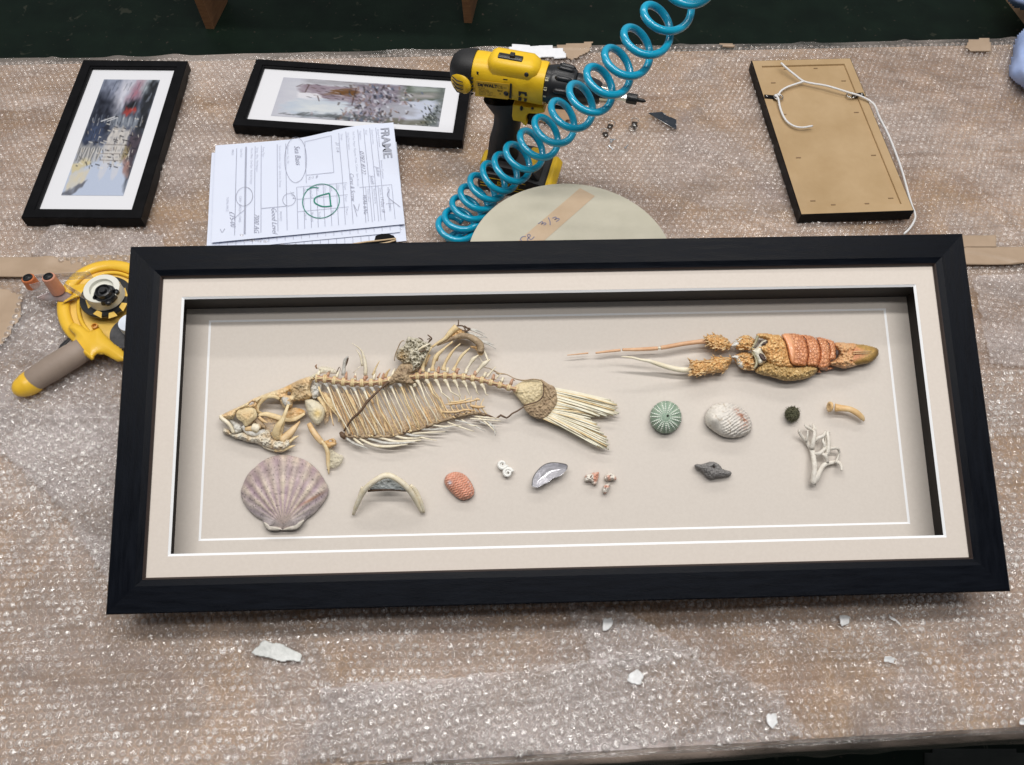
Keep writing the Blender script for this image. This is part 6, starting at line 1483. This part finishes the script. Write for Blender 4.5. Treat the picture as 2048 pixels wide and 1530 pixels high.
MB().lathe([(xr, RB_ * .35), (xr + .003, RB_ * .62), (xr + .010, RB_ * .84), (xr + .020, RB_ * .96), (xr + .030, RB_ * 1.01), (xr + .036, RB_ * 1.015), (xr + .0365, RB_ * .9)], A0 + (0, 0, .001), (1, 0, 0), 40, sq=2.5, ry=.95).build('rear_cap', dblk, drill, auto=.7)
# side vent bulge and slots (camera side)
vb = MB().lathe([(0, .0), (.0001, .0165), (.004, .0165), (.007, .0145), (.0088, .010), (.0095, .002)], (xr + .0215, -RB_ * .72, AZ - .006), (-.42, -1, .08), 32, ry=1.05).build('vent_cover', yel, drill)
mb = MB()
for k in range(4): mb.tube([(xr + .007 + .001 * k, -RB_ * .74 - .005, AZ + .006 - k * .0065), (xr + .017, -RB_ * .96 - .0052, AZ + .0045 - k * .0065), (xr + .026, -RB_ * .97 - .0052, AZ + .0035 - k * .0065)], [.0006, .0011, .0006], 6)
mb.build('vent_slots', dblk, vb)
mb = MB()
for k in range(5): mb.box((xr + .0355, -RB_ * .93 - .0015, AZ + .006 - k * .0068), (xr + .0372, -RB_ * .90, AZ + .0095 - k * .0068)); mb.box((xr + .0372, -RB_ * .93 - .0015, AZ + .008 - k * .0068), (xr + .0395, -RB_ * .90, AZ + .0095 - k * .0068))
mb.build('side_slots', dblk, drill, smooth=False)
# top selector hump
hx0, hx1 = xr + .055, xf - .008
MB().lathe([(hx0, .004), (hx0 + .006, .014), (hx0 + .012, .0165), (hx1 - .014, .0165), (hx1 - .004, .012), (hx1, .004)], (0, -.002, AZ + RB_ * .80), (1, 0, 0), 24, sq=3.2, ry=1.25).build('selector_hump', yel, drill, auto=.8)
sw = MB().lathe([(-.020, .002), (-.018, .006), (.016, .006), (.018, .002)], ((hx0 + hx1) / 2 - .004, -.006, AZ + RB_ * .80 + .0125), (1, 0, 0), 16, sq=3, ry=1.1).build('speed_slot', pm('slot_dark', (.02, .02, .018), rough=.3), drill, auto=.8)
MB().box(((hx0 + hx1) / 2 - .006, -.010, AZ + RB_ * .80 + .018), ((hx0 + hx1) / 2 + .001, -.002, AZ + RB_ * .80 + .0225)).build('slider', dblk, sw, smooth=False, bev=.001)
# clutch collar, chuck, bit
col_ = MB().lathe([(xf, RB_ * .93), (xf + .006, RB_ * .97), (xf + .0075, RB_ * .98), (xf + .009, RB_ * 1.0), (xf + .012, RB_ * 1.02), (xc - .003, RB_ * .93), (xc, RB_ * .86), (xc + .0003, RB_ * .6)], A0, (1, 0, 0), 40).build('clutch_collar', dblk2, drill, auto=.6)
mb = MB()
for k in range(10):
    a = 2 * math.pi * k / 10 + .2; u = np.array([0, math.cos(a), math.sin(a)]); t_ = np.array([0, -math.sin(a), math.cos(a)])
    mb.tube([A0 + np.array([xf + .014, 0, 0]) + u * RB_ * .985, A0 + np.array([xf + .018, 0, 0]) + u * RB_ * 1.0, A0 + np.array([xc - .008, 0, 0]) + u * RB_ * .955, A0 + np.array([xc - .004, 0, 0]) + u * RB_ * .90], [.002, .0040, .0038, .002], 8, up=tuple(t_), flat=1)
mb.build('collar_grips', dblk2, col_)
mb = MB(); v, f = text_mesh('15', .0075, 0, .0003)
for k, (s, ang) in enumerate((('15', 52), ('13', 25), ('8', -2), ('7', -28), ('1', -52))):
    v, f = text_mesh(s, .0060, 0, .0002); an = math.radians(ang); u = np.array([0, -math.cos(an), math.sin(an)]); t_ = np.array([0, -math.sin(an), -math.cos(an)])
    base = A0 + np.array([xf + .0012, 0, 0]) + u * (RB_ * .97 + .0006)
    mb.add([base + np.array([1, 0, 0]) * (q[1]) + t_ * (q[0] - .003) for q in v] if len(v) else [], f)
mb.build('torque_numbers', pm('number_cream', (.62, .58, .40), rough=.5), col_)
MB().lathe([(xc, RB_ * .76), (xc + .002, RB_ * .80), (xe - .022, RB_ * .74), (xe - .006, RB_ * .62), (xe, RB_ * .50), (xe + .0004, RB_ * .3)], A0, (1, 0, 0), 40).build('chuck', dblk2, drill, auto=.6)
MB().lathe([(xe, RB_ * .47), (xe + .010, RB_ * .44), (xe + .016, RB_ * .32), (xe + .024, RB_ * .24), (xe + .0245, RB_ * .1)], A0, (1, 0, 0), 28).build('chuck_nose', pm('brass_steel', (.62, .58, .50), rough=.18, metal=1), drill, auto=.5)
bt = np.array([0, 0, AZ])
MB().lathe([(xe + .020, .0052), (xt - .026, .0052), (xt - .025, .003)], bt, (1, 0, 0), 6).build('bit_holder', metal, drill, smooth=False)
MB().lathe([(xt - .028, .0062), (xt - .026, .0075), (xt - .013, .0075), (xt - .012, .003), (xt - .004, .0028), (xt, .0008)], bt, (1, 0, 0), 14).build('driver_bit', dblk2, drill, auto=.6)
# handle: lofted sections following the traced outline
def dl2(px, py): q = DL(px, py, 0); return q[0], q[2]


lft = [dl2(*p) for p in [(968, 195), (990, 222), (988, 245), (980, 272), (977, 300), (972, 322), (966, 345)]]
rgt = [dl2(*p) for p in [(1050, 195), (1045, 222), (1042, 245), (1038, 268), (1035, 290), (1036, 312), (1046, 330)]]
mb = MB(); vs = []; nseg = 20
lf = np.array(lft); rg = np.array(rgt); tq = np.linspace(0, len(lf) - 1, 26)
for t in tq:
    l_ = np.array([np.interp(t, range(len(lf)), lf[:, k]) for k in (0, 1)]); r_ = np.array([np.interp(t, range(len(rg)), rg[:, k]) for k in (0, 1)])
    cx_, cz_ = (l_ + r_) / 2; hx = (r_[0] - l_[0]) / 2; wy = .0175 + .0015 * math.cos(t * 1.2)
    for k in range(nseg):
        a_ = 2 * math.pi * k / nseg; ca, sa = math.cos(a_), math.sin(a_); q = (abs(ca) ** 2.6 + abs(sa) ** 2.6) ** (-1 / 2.6)
        vs.append((cx_ + hx * q * ca, wy * q * sa, cz_ + (r_[1] - l_[1]) / 2 * ca))
fs = [(i * nseg + k, i * nseg + (k + 1) % nseg, (i + 1) * nseg + (k + 1) % nseg, (i + 1) * nseg + k) for i in range(len(tq) - 1) for k in range(nseg)]
mb.add(vs, fs).build('handle', dblk, drill)
PX = lambda pts, lat: [(lambda q: (q[0], q[2]))(DL(*p, lat)) for p in pts]
XZ = lambda x, y, z: (x, z, y)
MB().prism(PX([(1026, 208), (1060, 214), (1086, 214), (1090, 224), (1074, 227), (1058, 226), (1052, 232), (1051, 243), (1054, 250), (1050, 251), (1042, 243), (1026, 240), (1024, 232)], -.017), -.0185, .0185, P=XZ).build('trigger_guard', yel, drill, smooth=False, bev=.0015)
MB().prism(PX([(1055, 227), (1072, 226), (1076, 232), (1074, 246), (1066, 250), (1054, 248), (1050, 240)], -.006), -.008, .008, P=XZ).build('trigger', dblk, drill, smooth=False, bev=.003)
mb = MB(); mb.lathe([(0, .0042), (.0012, .0042)], DL(1043, 216, -.0188), (0, -1, 0), 16, ry=.55); mb.lathe([(0, .0022), (.0012, .0022)], DL(1065, 216, -.0188), (0, -1, 0), 12); mb.lathe([(0, .0032), (.001, .0032)], DL(1053, 149, -RB_ * .93), (0, -1, .2), 14)
mb.build('screw_holes', dblk, drill)
# symbols on the side
sy_ = -RB_ * .945 - .0009
mb = MB(); q = PX([(1037, 183), (1053, 185), (1054, 192), (1050, 193), (1048, 188), (1042, 187), (1040, 193), (1037, 191)], sy_); mb.prism(q, sy_, sy_ + .0006, P=XZ)
for qq in ([(1037, 194), (1043, 196), (1043, 202), (1036, 201)], [(1048, 197), (1054, 198), (1053, 204), (1048, 203)], [(1020, 167), (1024, 168), (1023, 198), (1018, 197)], [(1006, 158), (1015, 159), (1015, 161), (1006, 160)], [(953, 143), (957, 144), (957, 150), (953, 149)]): mb.prism(PX(qq, sy_), sy_, sy_ + .0006, P=XZ)
mb.build('hammer_symbol', dblk, drill, smooth=False)
lab = MB().prism(PX([(952, 161), (1017, 168), (1016, 199), (950, 192)], sy_ + .0004), sy_ + .0003, sy_ + .0009, P=XZ).build('rating_label', pm('label_yellow', (.66, .42, .03), rough=.35), drill, smooth=False)
l0 = DL(953, 163, sy_); l1 = DL(1017, 170, sy_); ld = (l1 - l0)[[0, 2]]; ld /= np.linalg.norm(ld); ln_ = np.array([-ld[1], ld[0]]); LW = np.linalg.norm((l1 - l0)[[0, 2]])


def lab_text(s, size, x, y, mb, bold=0.0):
    v, f = text_mesh(s, size, 0, bold); o_ = l0[[0, 2]]
    mb.add([(o_[0] + ld[0] * (x + q[0]) + ln_[0] * (y + q[1]), sy_ - .0001, o_[1] + ld[1] * (x + q[0]) + ln_[1] * (y + q[1])) for q in v], f)


mb = MB(); lab_text('D', .0072, .001, -.0072, mb, .0004); lab_text('E', .0054, .0062, -.0072, mb, .0004); lab_text('WALT', .0072, .0100, -.0072, mb, .0004); lab_text('CE', .0068, .0300, -.0075, mb)
for k, s in enumerate(['XJ 2018', '18V  LI-ION', '0-450/0-1500 min', 'DCD776  Type 1', 'Made for indoor use']): lab_text(s, .0030, .0015, -.0112 - k * .0028, mb)
lab_text('EAC', .0045, .030, -.0132, mb, .0001); lab_text('X', .0045, .032, -.0185, mb); lab_text('0359', .0028, .0385, -.0068, mb)
mb.build('label_text', dblk, lab)
mb = MB(); p_ = l0 + np.array([ld[0] * .0425 + ln_[0] * -.0150, -.0002, ld[1] * .0425 + ln_[1] * -.0150]); mb.lathe([(0, .0038), (.0003, .0038)], p_, (0, -1, 0), 20); mb.build('round_mark', dblk, lab)
# battery foot
bz = .0
bat = MB().prism([(-.058, -.0), (.052, -.0), (.060, .008), (.062, .022), (.046, .034), (.020, .040), (-.045, .040), (-.060, .030), (-.062, .012)], -.036, .036, P=XZ).build('battery', dblk, drill, smooth=False, bev=.003)
MB().prism([(.036, .010), (.048, .003), (.062, .008), (.065, .024), (.056, .034), (.042, .030)], -.0375, .0375, P=XZ).build('yellow_corner', yel, drill, smooth=False, bev=.003)
MB().prism([(.008, .040), (.026, .036), (.032, .046), (.028, .056), (.014, .055)], -.026, .026, P=XZ).build('yellow_brow', yel, drill, smooth=False, bev=.004)
MB().prism([(-.064, .032), (-.052, .032), (-.050, .043), (-.060, .043)], -.014, .014, P=XZ).build('yellow_latch', yel, drill, smooth=False, bev=.003)
MB().prism([(-.056, .038), (.040, .036), (.028, .052), (-.046, .056)], -.030, .030, P=XZ).build('battery_shoe', dblk, drill, smooth=False, bev=.004)
mb = MB()
for z in (.012, .018, .031): mb.box((-.056, -.0365, z), (.018, -.0361, z + .0009))
v, f = text_mesh('DEWALT', .009, 0, .0004); mb.add([(q[0] - .028, -.0366, q[1] + .021) for q in v], f)
mb.build('battery_lettering', yel, bat, smooth=False)

# ---------------------------------------------------------------- coiled air hose
hosem = pm('hose_blue', (.0, .29, .47), (.0, .33, .53), scale=40, rough=.22, spec=.6, coat=.5, bump=.03, bscale=90)
rings = [(905, 462, .030, .6), (918, 447, .034, .72), (931, 424, .042, .85), (946, 404, .052, .95), (962, 384, .062, 1), (983, 363, .078, 1), (1008, 345, .095, 1), (1032, 325, .114, 1), (1058, 300, .136, 1), (1088, 274, .168, 1), (1120, 244, .205, 1), (1156, 212, .245, 1), (1194, 178, .280, 1), (1229, 142, .300, 1), (1268, 102, .322, 1), (1308, 58, .346, 1), (1350, 8, .364, 1), (1395, -48, .40, 1), (1440, -110, .44, 1), (1490, -180, .48, 1)]
C3 = np.array([TP(float(x), float(y), z) for x, y, z, _ in rings]); n = len(rings); per = 36
CC, _ = spline(C3, np.zeros(n), per); TT = np.gradient(CC, axis=0); TT /= np.linalg.norm(TT, axis=1)[:, None]
HR = .0262; pts = []
for i in range(len(CC)):
    t = TT[i]; vd = CAM - CC[i]; vd /= np.linalg.norm(vd)
    # the coil leans: ring plane normal is a blend of the path direction and the bench direction
    t = t - vd * (t @ vd); t /= np.linalg.norm(t)
    nrm = t * .74 + vd * .67 - np.array([0, 0, 1]) * (1 - min(i / per / 3.5, 1)) * -.9; nrm /= np.linalg.norm(nrm)
    e1 = np.cross(nrm, vd); e1 /= np.linalg.norm(e1); e2 = np.cross(nrm, e1)
    ph = 2 * math.pi * i / per + 1.2
    pts.append(CC[i] + HR * (math.cos(ph) * e1 + math.sin(ph) * e2))
pts = np.array(pts); pts[:, 2] = np.maximum(pts[:, 2], .011)
tail = [pts[0] + np.array([.03, -.02, 0]), TP(960., 470., .012), TP(952., 500., .012), TP(930., 560., .012)]
ho = C3[3]
hm = MB(ho).tube(pts, .0050, 12).build('air_hose', hosem, None)
root_mesh(hm, 'bright blue coiled air hose sweeping up across the drill', 'hose', ho)
h2m = MB(TP(925., 470., 0.)).tube(tpts([(893, 480, .014), (905, 470, .022), (925, 462, .026), (945, 464, .020), (955, 474, .014), (950, 495, .012), (920, 520, .012)]), .0050, 10, smoothn=8)
h2m.tube(tpts([(905, 492, .014), (915, 474, .024), (934, 460, .034), (952, 452, .036), (966, 458, .026), (962, 480, .014), (950, 510, .012)]), .0050, 10, smoothn=8)
h2o = h2m.build('air_hose_end', hosem, None); h2o.name = 'hose_tail'
h2o.parent = hm; h2o.matrix_parent_inverse = Matrix.Identity(4); h2o.location = Vector(TP(925., 470., 0.)) - Vector(ho)

# ---------------------------------------------------------------- blade, hangers, screws
bo_ = TP(1330., 240., ZW); blade = MB(bo_).prism([tuple(TP(1160 + x / 6.954, 100 + y / 6.954, ZW)[:2]) for x, y in [(955, 882), (1140, 866), (1190, 905), (1205, 925), (1222, 918), (1235, 940), (1262, 940), (1338, 975), (1340, 1105), (1325, 1105)]], ZW + .0002, ZW + .0012).build('knife_blade', pm('blade_steel', (.035, .045, .06), (.06, .07, .085), scale=60, rough=.35, metal=.7), None, smooth=False)
root_mesh(blade, 'grey trapezoid knife blade lying right of the drill bit', 'blade', bo_)
MB(bo_).tube([TP(1160 + x / 6.954, 100 + y / 6.954, ZW + .0009) for x, y in [(957, 884), (1325, 1106)]], .0006, 5).build('edge', metal, blade)


def hanger(x, y, rot, lab, s=1.0):
    p = TP(float(x), float(y), ZW); t = thing('ring_hanger', lab, 'picture hanger', p, 'small metal ring hangers beside the drill', rotz=rot)
    MB().prism([(-.0045, -.008), (.0045, -.008), (.005, .001), (.003, .003), (-.003, .003), (-.005, .001)], .0006, .0020).build('plate', dark_metal, t, smooth=False, bev=.0004)
    MB().lathe([(0, .0014), (.0006, .0024), (.0010, .0014)], (0, -.0045, .0020), (0, 0, 1), 10).build('hole_rim', metal, t)
    MB().tube([(.0062 * math.cos(a), .0045 + .0062 * math.sin(a), .0026) for a in np.linspace(-.6, 3.75, 16)], .0007, 6).build('ring', metal, t)
    return t


hanger(1221, 252, -.35, 'ring hanger nearest the blue hose, middle of three'); hanger(1210, 268, .2, 'ring hanger lying lowest beside the tiny screws'); hanger(1269, 247, -.2, 'ring hanger standing alone left of the knife blade'); 
hx_ = hanger(1267, 256, 2.6, 'upside down ring hanger overlapping the one beside blade')
for i, (x, y, r_, lab) in enumerate([(1219, 281, .1, 'tiny screw highest of the little pile'), (1221, 286, .9, 'tiny screw crossing the middle of the pile'), (1218, 294, -.9, 'tiny screw lowest of the little pile'), (1250, 298, 1.0, 'tiny screw lying alone right of the pile')]):
    p = TP(float(x), float(y), ZW + .001); t = thing('screw', lab, 'screw', p, 'tiny bright screws below the ring hangers', rotz=r_)
    MB().lathe([(0, .0022), (.0008, .0022), (.002, .0010), (.009, .0009), (.0115, .0002)], (0, 0, .002), (1, 0, 0), 8).build('screw_body', pm('zinc', (.60, .66, .72), rough=.25, metal=.8), t)

# ---------------------------------------------------------------- yellow tape gun
go = TP(190., 640., 0.); gun = thing('tape_gun', 'yellow tape gun with taupe handle and black spool, partly under the frame', 'tape gun', go)
gy = pm('gun_yellow', (.78, .47, .03), (.84, .53, .05), scale=30, rough=.35, spec=.45, coat=.15)
gy2 = pm('gun_yellow_pale', (.76, .49, .10), (.82, .56, .14), scale=40, rough=.3, coat=.3)
taupe = pm('handle_taupe', (.255, .20, .16), (.31, .245, .20), scale=30, rough=.6, bump=.1, bscale=300)
GP = lambda x, y, z=0.0: TP(x / 4.78, 510 + y / 4.78, z)
PZ = lambda z0: (lambda x, y, h: TP(x, y, h + z0))


def GR(name, pts, mat, z0, dome, th, parent=gun, **kw):
    return relief(name, parent, [(x / 4.78, 510 + y / 4.78) for x, y in pts], mat, .0, dome, PZ(z0), go, kw.pop('step', 1.6), skirt=th, **kw)


def GC(name, x, y, z0, prof, mat, parent=gun, seg=32, axis=(0, 0, 1)):
    return MB(go).lathe(prof, GP(x, y, z0), axis, seg).build(name, mat, parent, auto=.5)


g = 1 / (4.78 * pxm(200, 620, .03))   # metres per zoomed pixel
GR('body_plate', ell(1060, 500, 468, 415, 40), gy2, .022, .0, .014, sm=1)
mb = MB(go); mb.tube([GP(1060 + 455 * math.cos(a), 500 + 402 * math.sin(a), .024) for a in np.linspace(0, 6.2832, 60)], .009, 10, flat=.6); mb.build('body_rim', gy, gun)
mb = MB(go); mb.tube([GP(1080 + 330 * math.cos(a), 500 + 330 * math.sin(a), .024) for a in np.linspace(2.2, 5.2, 40)], .003, 6); mb.build('inner_rim', gy, gun)
GR('arm_bracket', [(665, 300), (860, 280), (900, 340), (800, 380), (690, 420), (600, 460), (600, 450), (720, 350)], gy, .032, .003, .012)
GR('body_bridge', [(650, 690), (700, 650), (780, 680), (860, 730), (900, 690), (950, 690), (1000, 760), (1080, 840), (1160, 900), (1220, 980), (1200, 1015), (1110, 1010), (1000, 950), (930, 950), (880, 1000), (840, 980), (740, 900), (680, 860), (720, 780), (690, 740)], gy, .036, .008, .024)
GR('collar', [(700, 830), (800, 860), (900, 960), (880, 1005), (820, 960), (700, 880), (610, 920), (560, 930), (580, 900)], gy, .036, .006, .022)
GC('pivot', 913, 690, .040, [(0, 30 * g), (.004, 30 * g), (.0045, 18 * g), (.001, 16 * g)], pm('pivot_orange', (.55, .24, .03), rough=.4), seg=20)
GR('trigger', [(565, 900), (575, 860), (640, 800), (700, 745), (710, 775), (650, 840), (600, 890)], dblk, .022, .003, .012)
GR('plate_notch', [(640, 590), (665, 580), (690, 630), (660, 640)], pm('notch_brown', (.25, .13, .03), rough=.5), .0245, .0005, .001)
# handle
MB(go).tube([GP(230 + 60, 1200 + 20, .024), GP(330, 1190, .026), GP(500, 1080, .029), GP(680, 970, .031), GP(800, 900, .031)], np.array([100, 112, 122, 122, 112]) * g, 24, smoothn=6, flat=.9).build('handle_grip', taupe, gun)
MB(go).tube([GP(160, 1300, .019), GP(195, 1275, .023), GP(250, 1245, .024), GP(300, 1215, .024), GP(330, 1195, .024)], np.array([50, 92, 112, 117, 114]) * g, 24, smoothn=5, flat=.9).build('butt_cap', gy, gun)
# spool, tape roll and hub
GC('spool', 1020, 412, .034, [(0, 236 * g), (.003, 242 * g), (.005, 236 * g), (.005, 110 * g)], dblk2, seg=48)
mb = MB(go)
for k in range(8):
    a0 = k * math.pi / 4 + .15; P4 = [(1020 + r_ * math.cos(a0 + d), 412 + r_ * math.sin(a0 + d) * .96) for r_, d in ((150, .16), (205, .10), (205, .55), (150, .50))]
    mb.prism([tuple(GP(x, y, .0395)[:2]) for x, y in P4], .0392, .0396)
mb.build('spool_windows', gy2, gun, smooth=False)
roll = GC('tape_roll', 1020, 395, .040, [(0, 168 * g), (.0006, 172 * g), (.0185, 166 * g), (.0190, 163 * g), (.0190, 112 * g), (.014, 110 * g)], pm('tape_white', (.66, .66, .58), (.74, .74, .68), scale=20, stretch=(1, 1, 60), rough=.35), seg=48)
GC('hub', 1020, 395, .052, [(0, 108 * g), (.006, 104 * g), (.008, 96 * g), (.008, 80 * g), (.014, 72 * g), (.015, 60 * g), (.012, 50 * g), (.012, 34 * g), (.016, 30 * g), (.016, 10 * g)], dblk2, seg=32)
mb = MB(go)
for a in (.5, 1.9, 3.5, 5.2): c_ = GP(1020, 395, .056); mb.lathe([(0, 30 * g), (.004, 26 * g)], c_ + np.array([math.cos(a), math.sin(a), 0]) * 92 * g, (0, 0, 1), 10)
mb.build('hub_lugs', dblk2, gun)
GC('wheel', 1250, 760, .030, [(0, 178 * g), (.004, 182 * g), (.006, 176 * g), (.006, 20 * g)], pm('wheel_grey', (.03, .03, .032), (.10, .10, .105), scale=60, rough=.25, metal=.3), seg=48)
GC('wheel_hub', 1262, 690, .037, [(0, 100 * g), (.012, 96 * g), (.012, 40 * g)], pm('hub_white', (.70, .76, .84), rough=.35), seg=32)
# rollers and steel arm
GR('steel_arm', [(350, 400), (470, 350), (600, 340), (720, 395), (730, 410), (640, 450), (560, 440), (400, 420)], pm('arm_steel', (.42, .38, .38), (.5, .46, .46), scale=30, rough=.3, metal=.8), .030, .0, .002, sm=2)
ax_ = np.array([-.06, .10, 1.])
for (x, y, z, r_, L_, m_, nm) in ((322, 296, .034, 66, .016, pm('roller_orange', (.50, .14, .05), (.58, .19, .07), scale=60, rough=.35), 'roller'), (560, 350, .030, 66, .030, pm('roller_salmon', (.56, .25, .17), (.64, .31, .21), scale=60, rough=.45), 'roller')):
    rr = GC(nm, x, y, z, [(0, r_ * g * .94), (.001, r_ * g), (L_, r_ * g * .92), (L_ + .001, r_ * g * .85)], m_, seg=28, axis=ax_)
    A__ = ax_ / np.linalg.norm(ax_); c_ = GP(x, y, z) + A__ * (L_ + .001)
    MB(go).lathe([(0, r_ * g * .72), (.0015, r_ * g * .68), (.0018, r_ * g * .5), (.0006, r_ * g * .45), (.0016, r_ * g * .2)], c_, A__, 20).build('roller_cap', dblk2, rr, auto=.5)
clear = veil('clear_tape', (.80, .78, .80), .38)
mb = MB(go)
q = [GP(*p) for p in [(330, 395, .034), (330, 350, .052), (390, 260, .052), (390, 310, .034)]]
for a, b in (((378, 255), (900, 225)), ((640, 320), (900, 480)), ((330, 350), (480, 310))):
    p0, p1 = GP(*a, .040), GP(*b, .042); mb.add([p0, p1, p1 + (0, 0, .016), p0 + (0, 0, .016), p0 + (0, .0004, 0), p1 + (0, .0004, 0), p1 + (0, .0004, .016), p0 + (0, .0004, .016)], [(0, 1, 2, 3), (7, 6, 5, 4), (3, 2, 6, 7), (0, 4, 5, 1)])
mb.build('clear_tape', clear, gun, smooth=False)
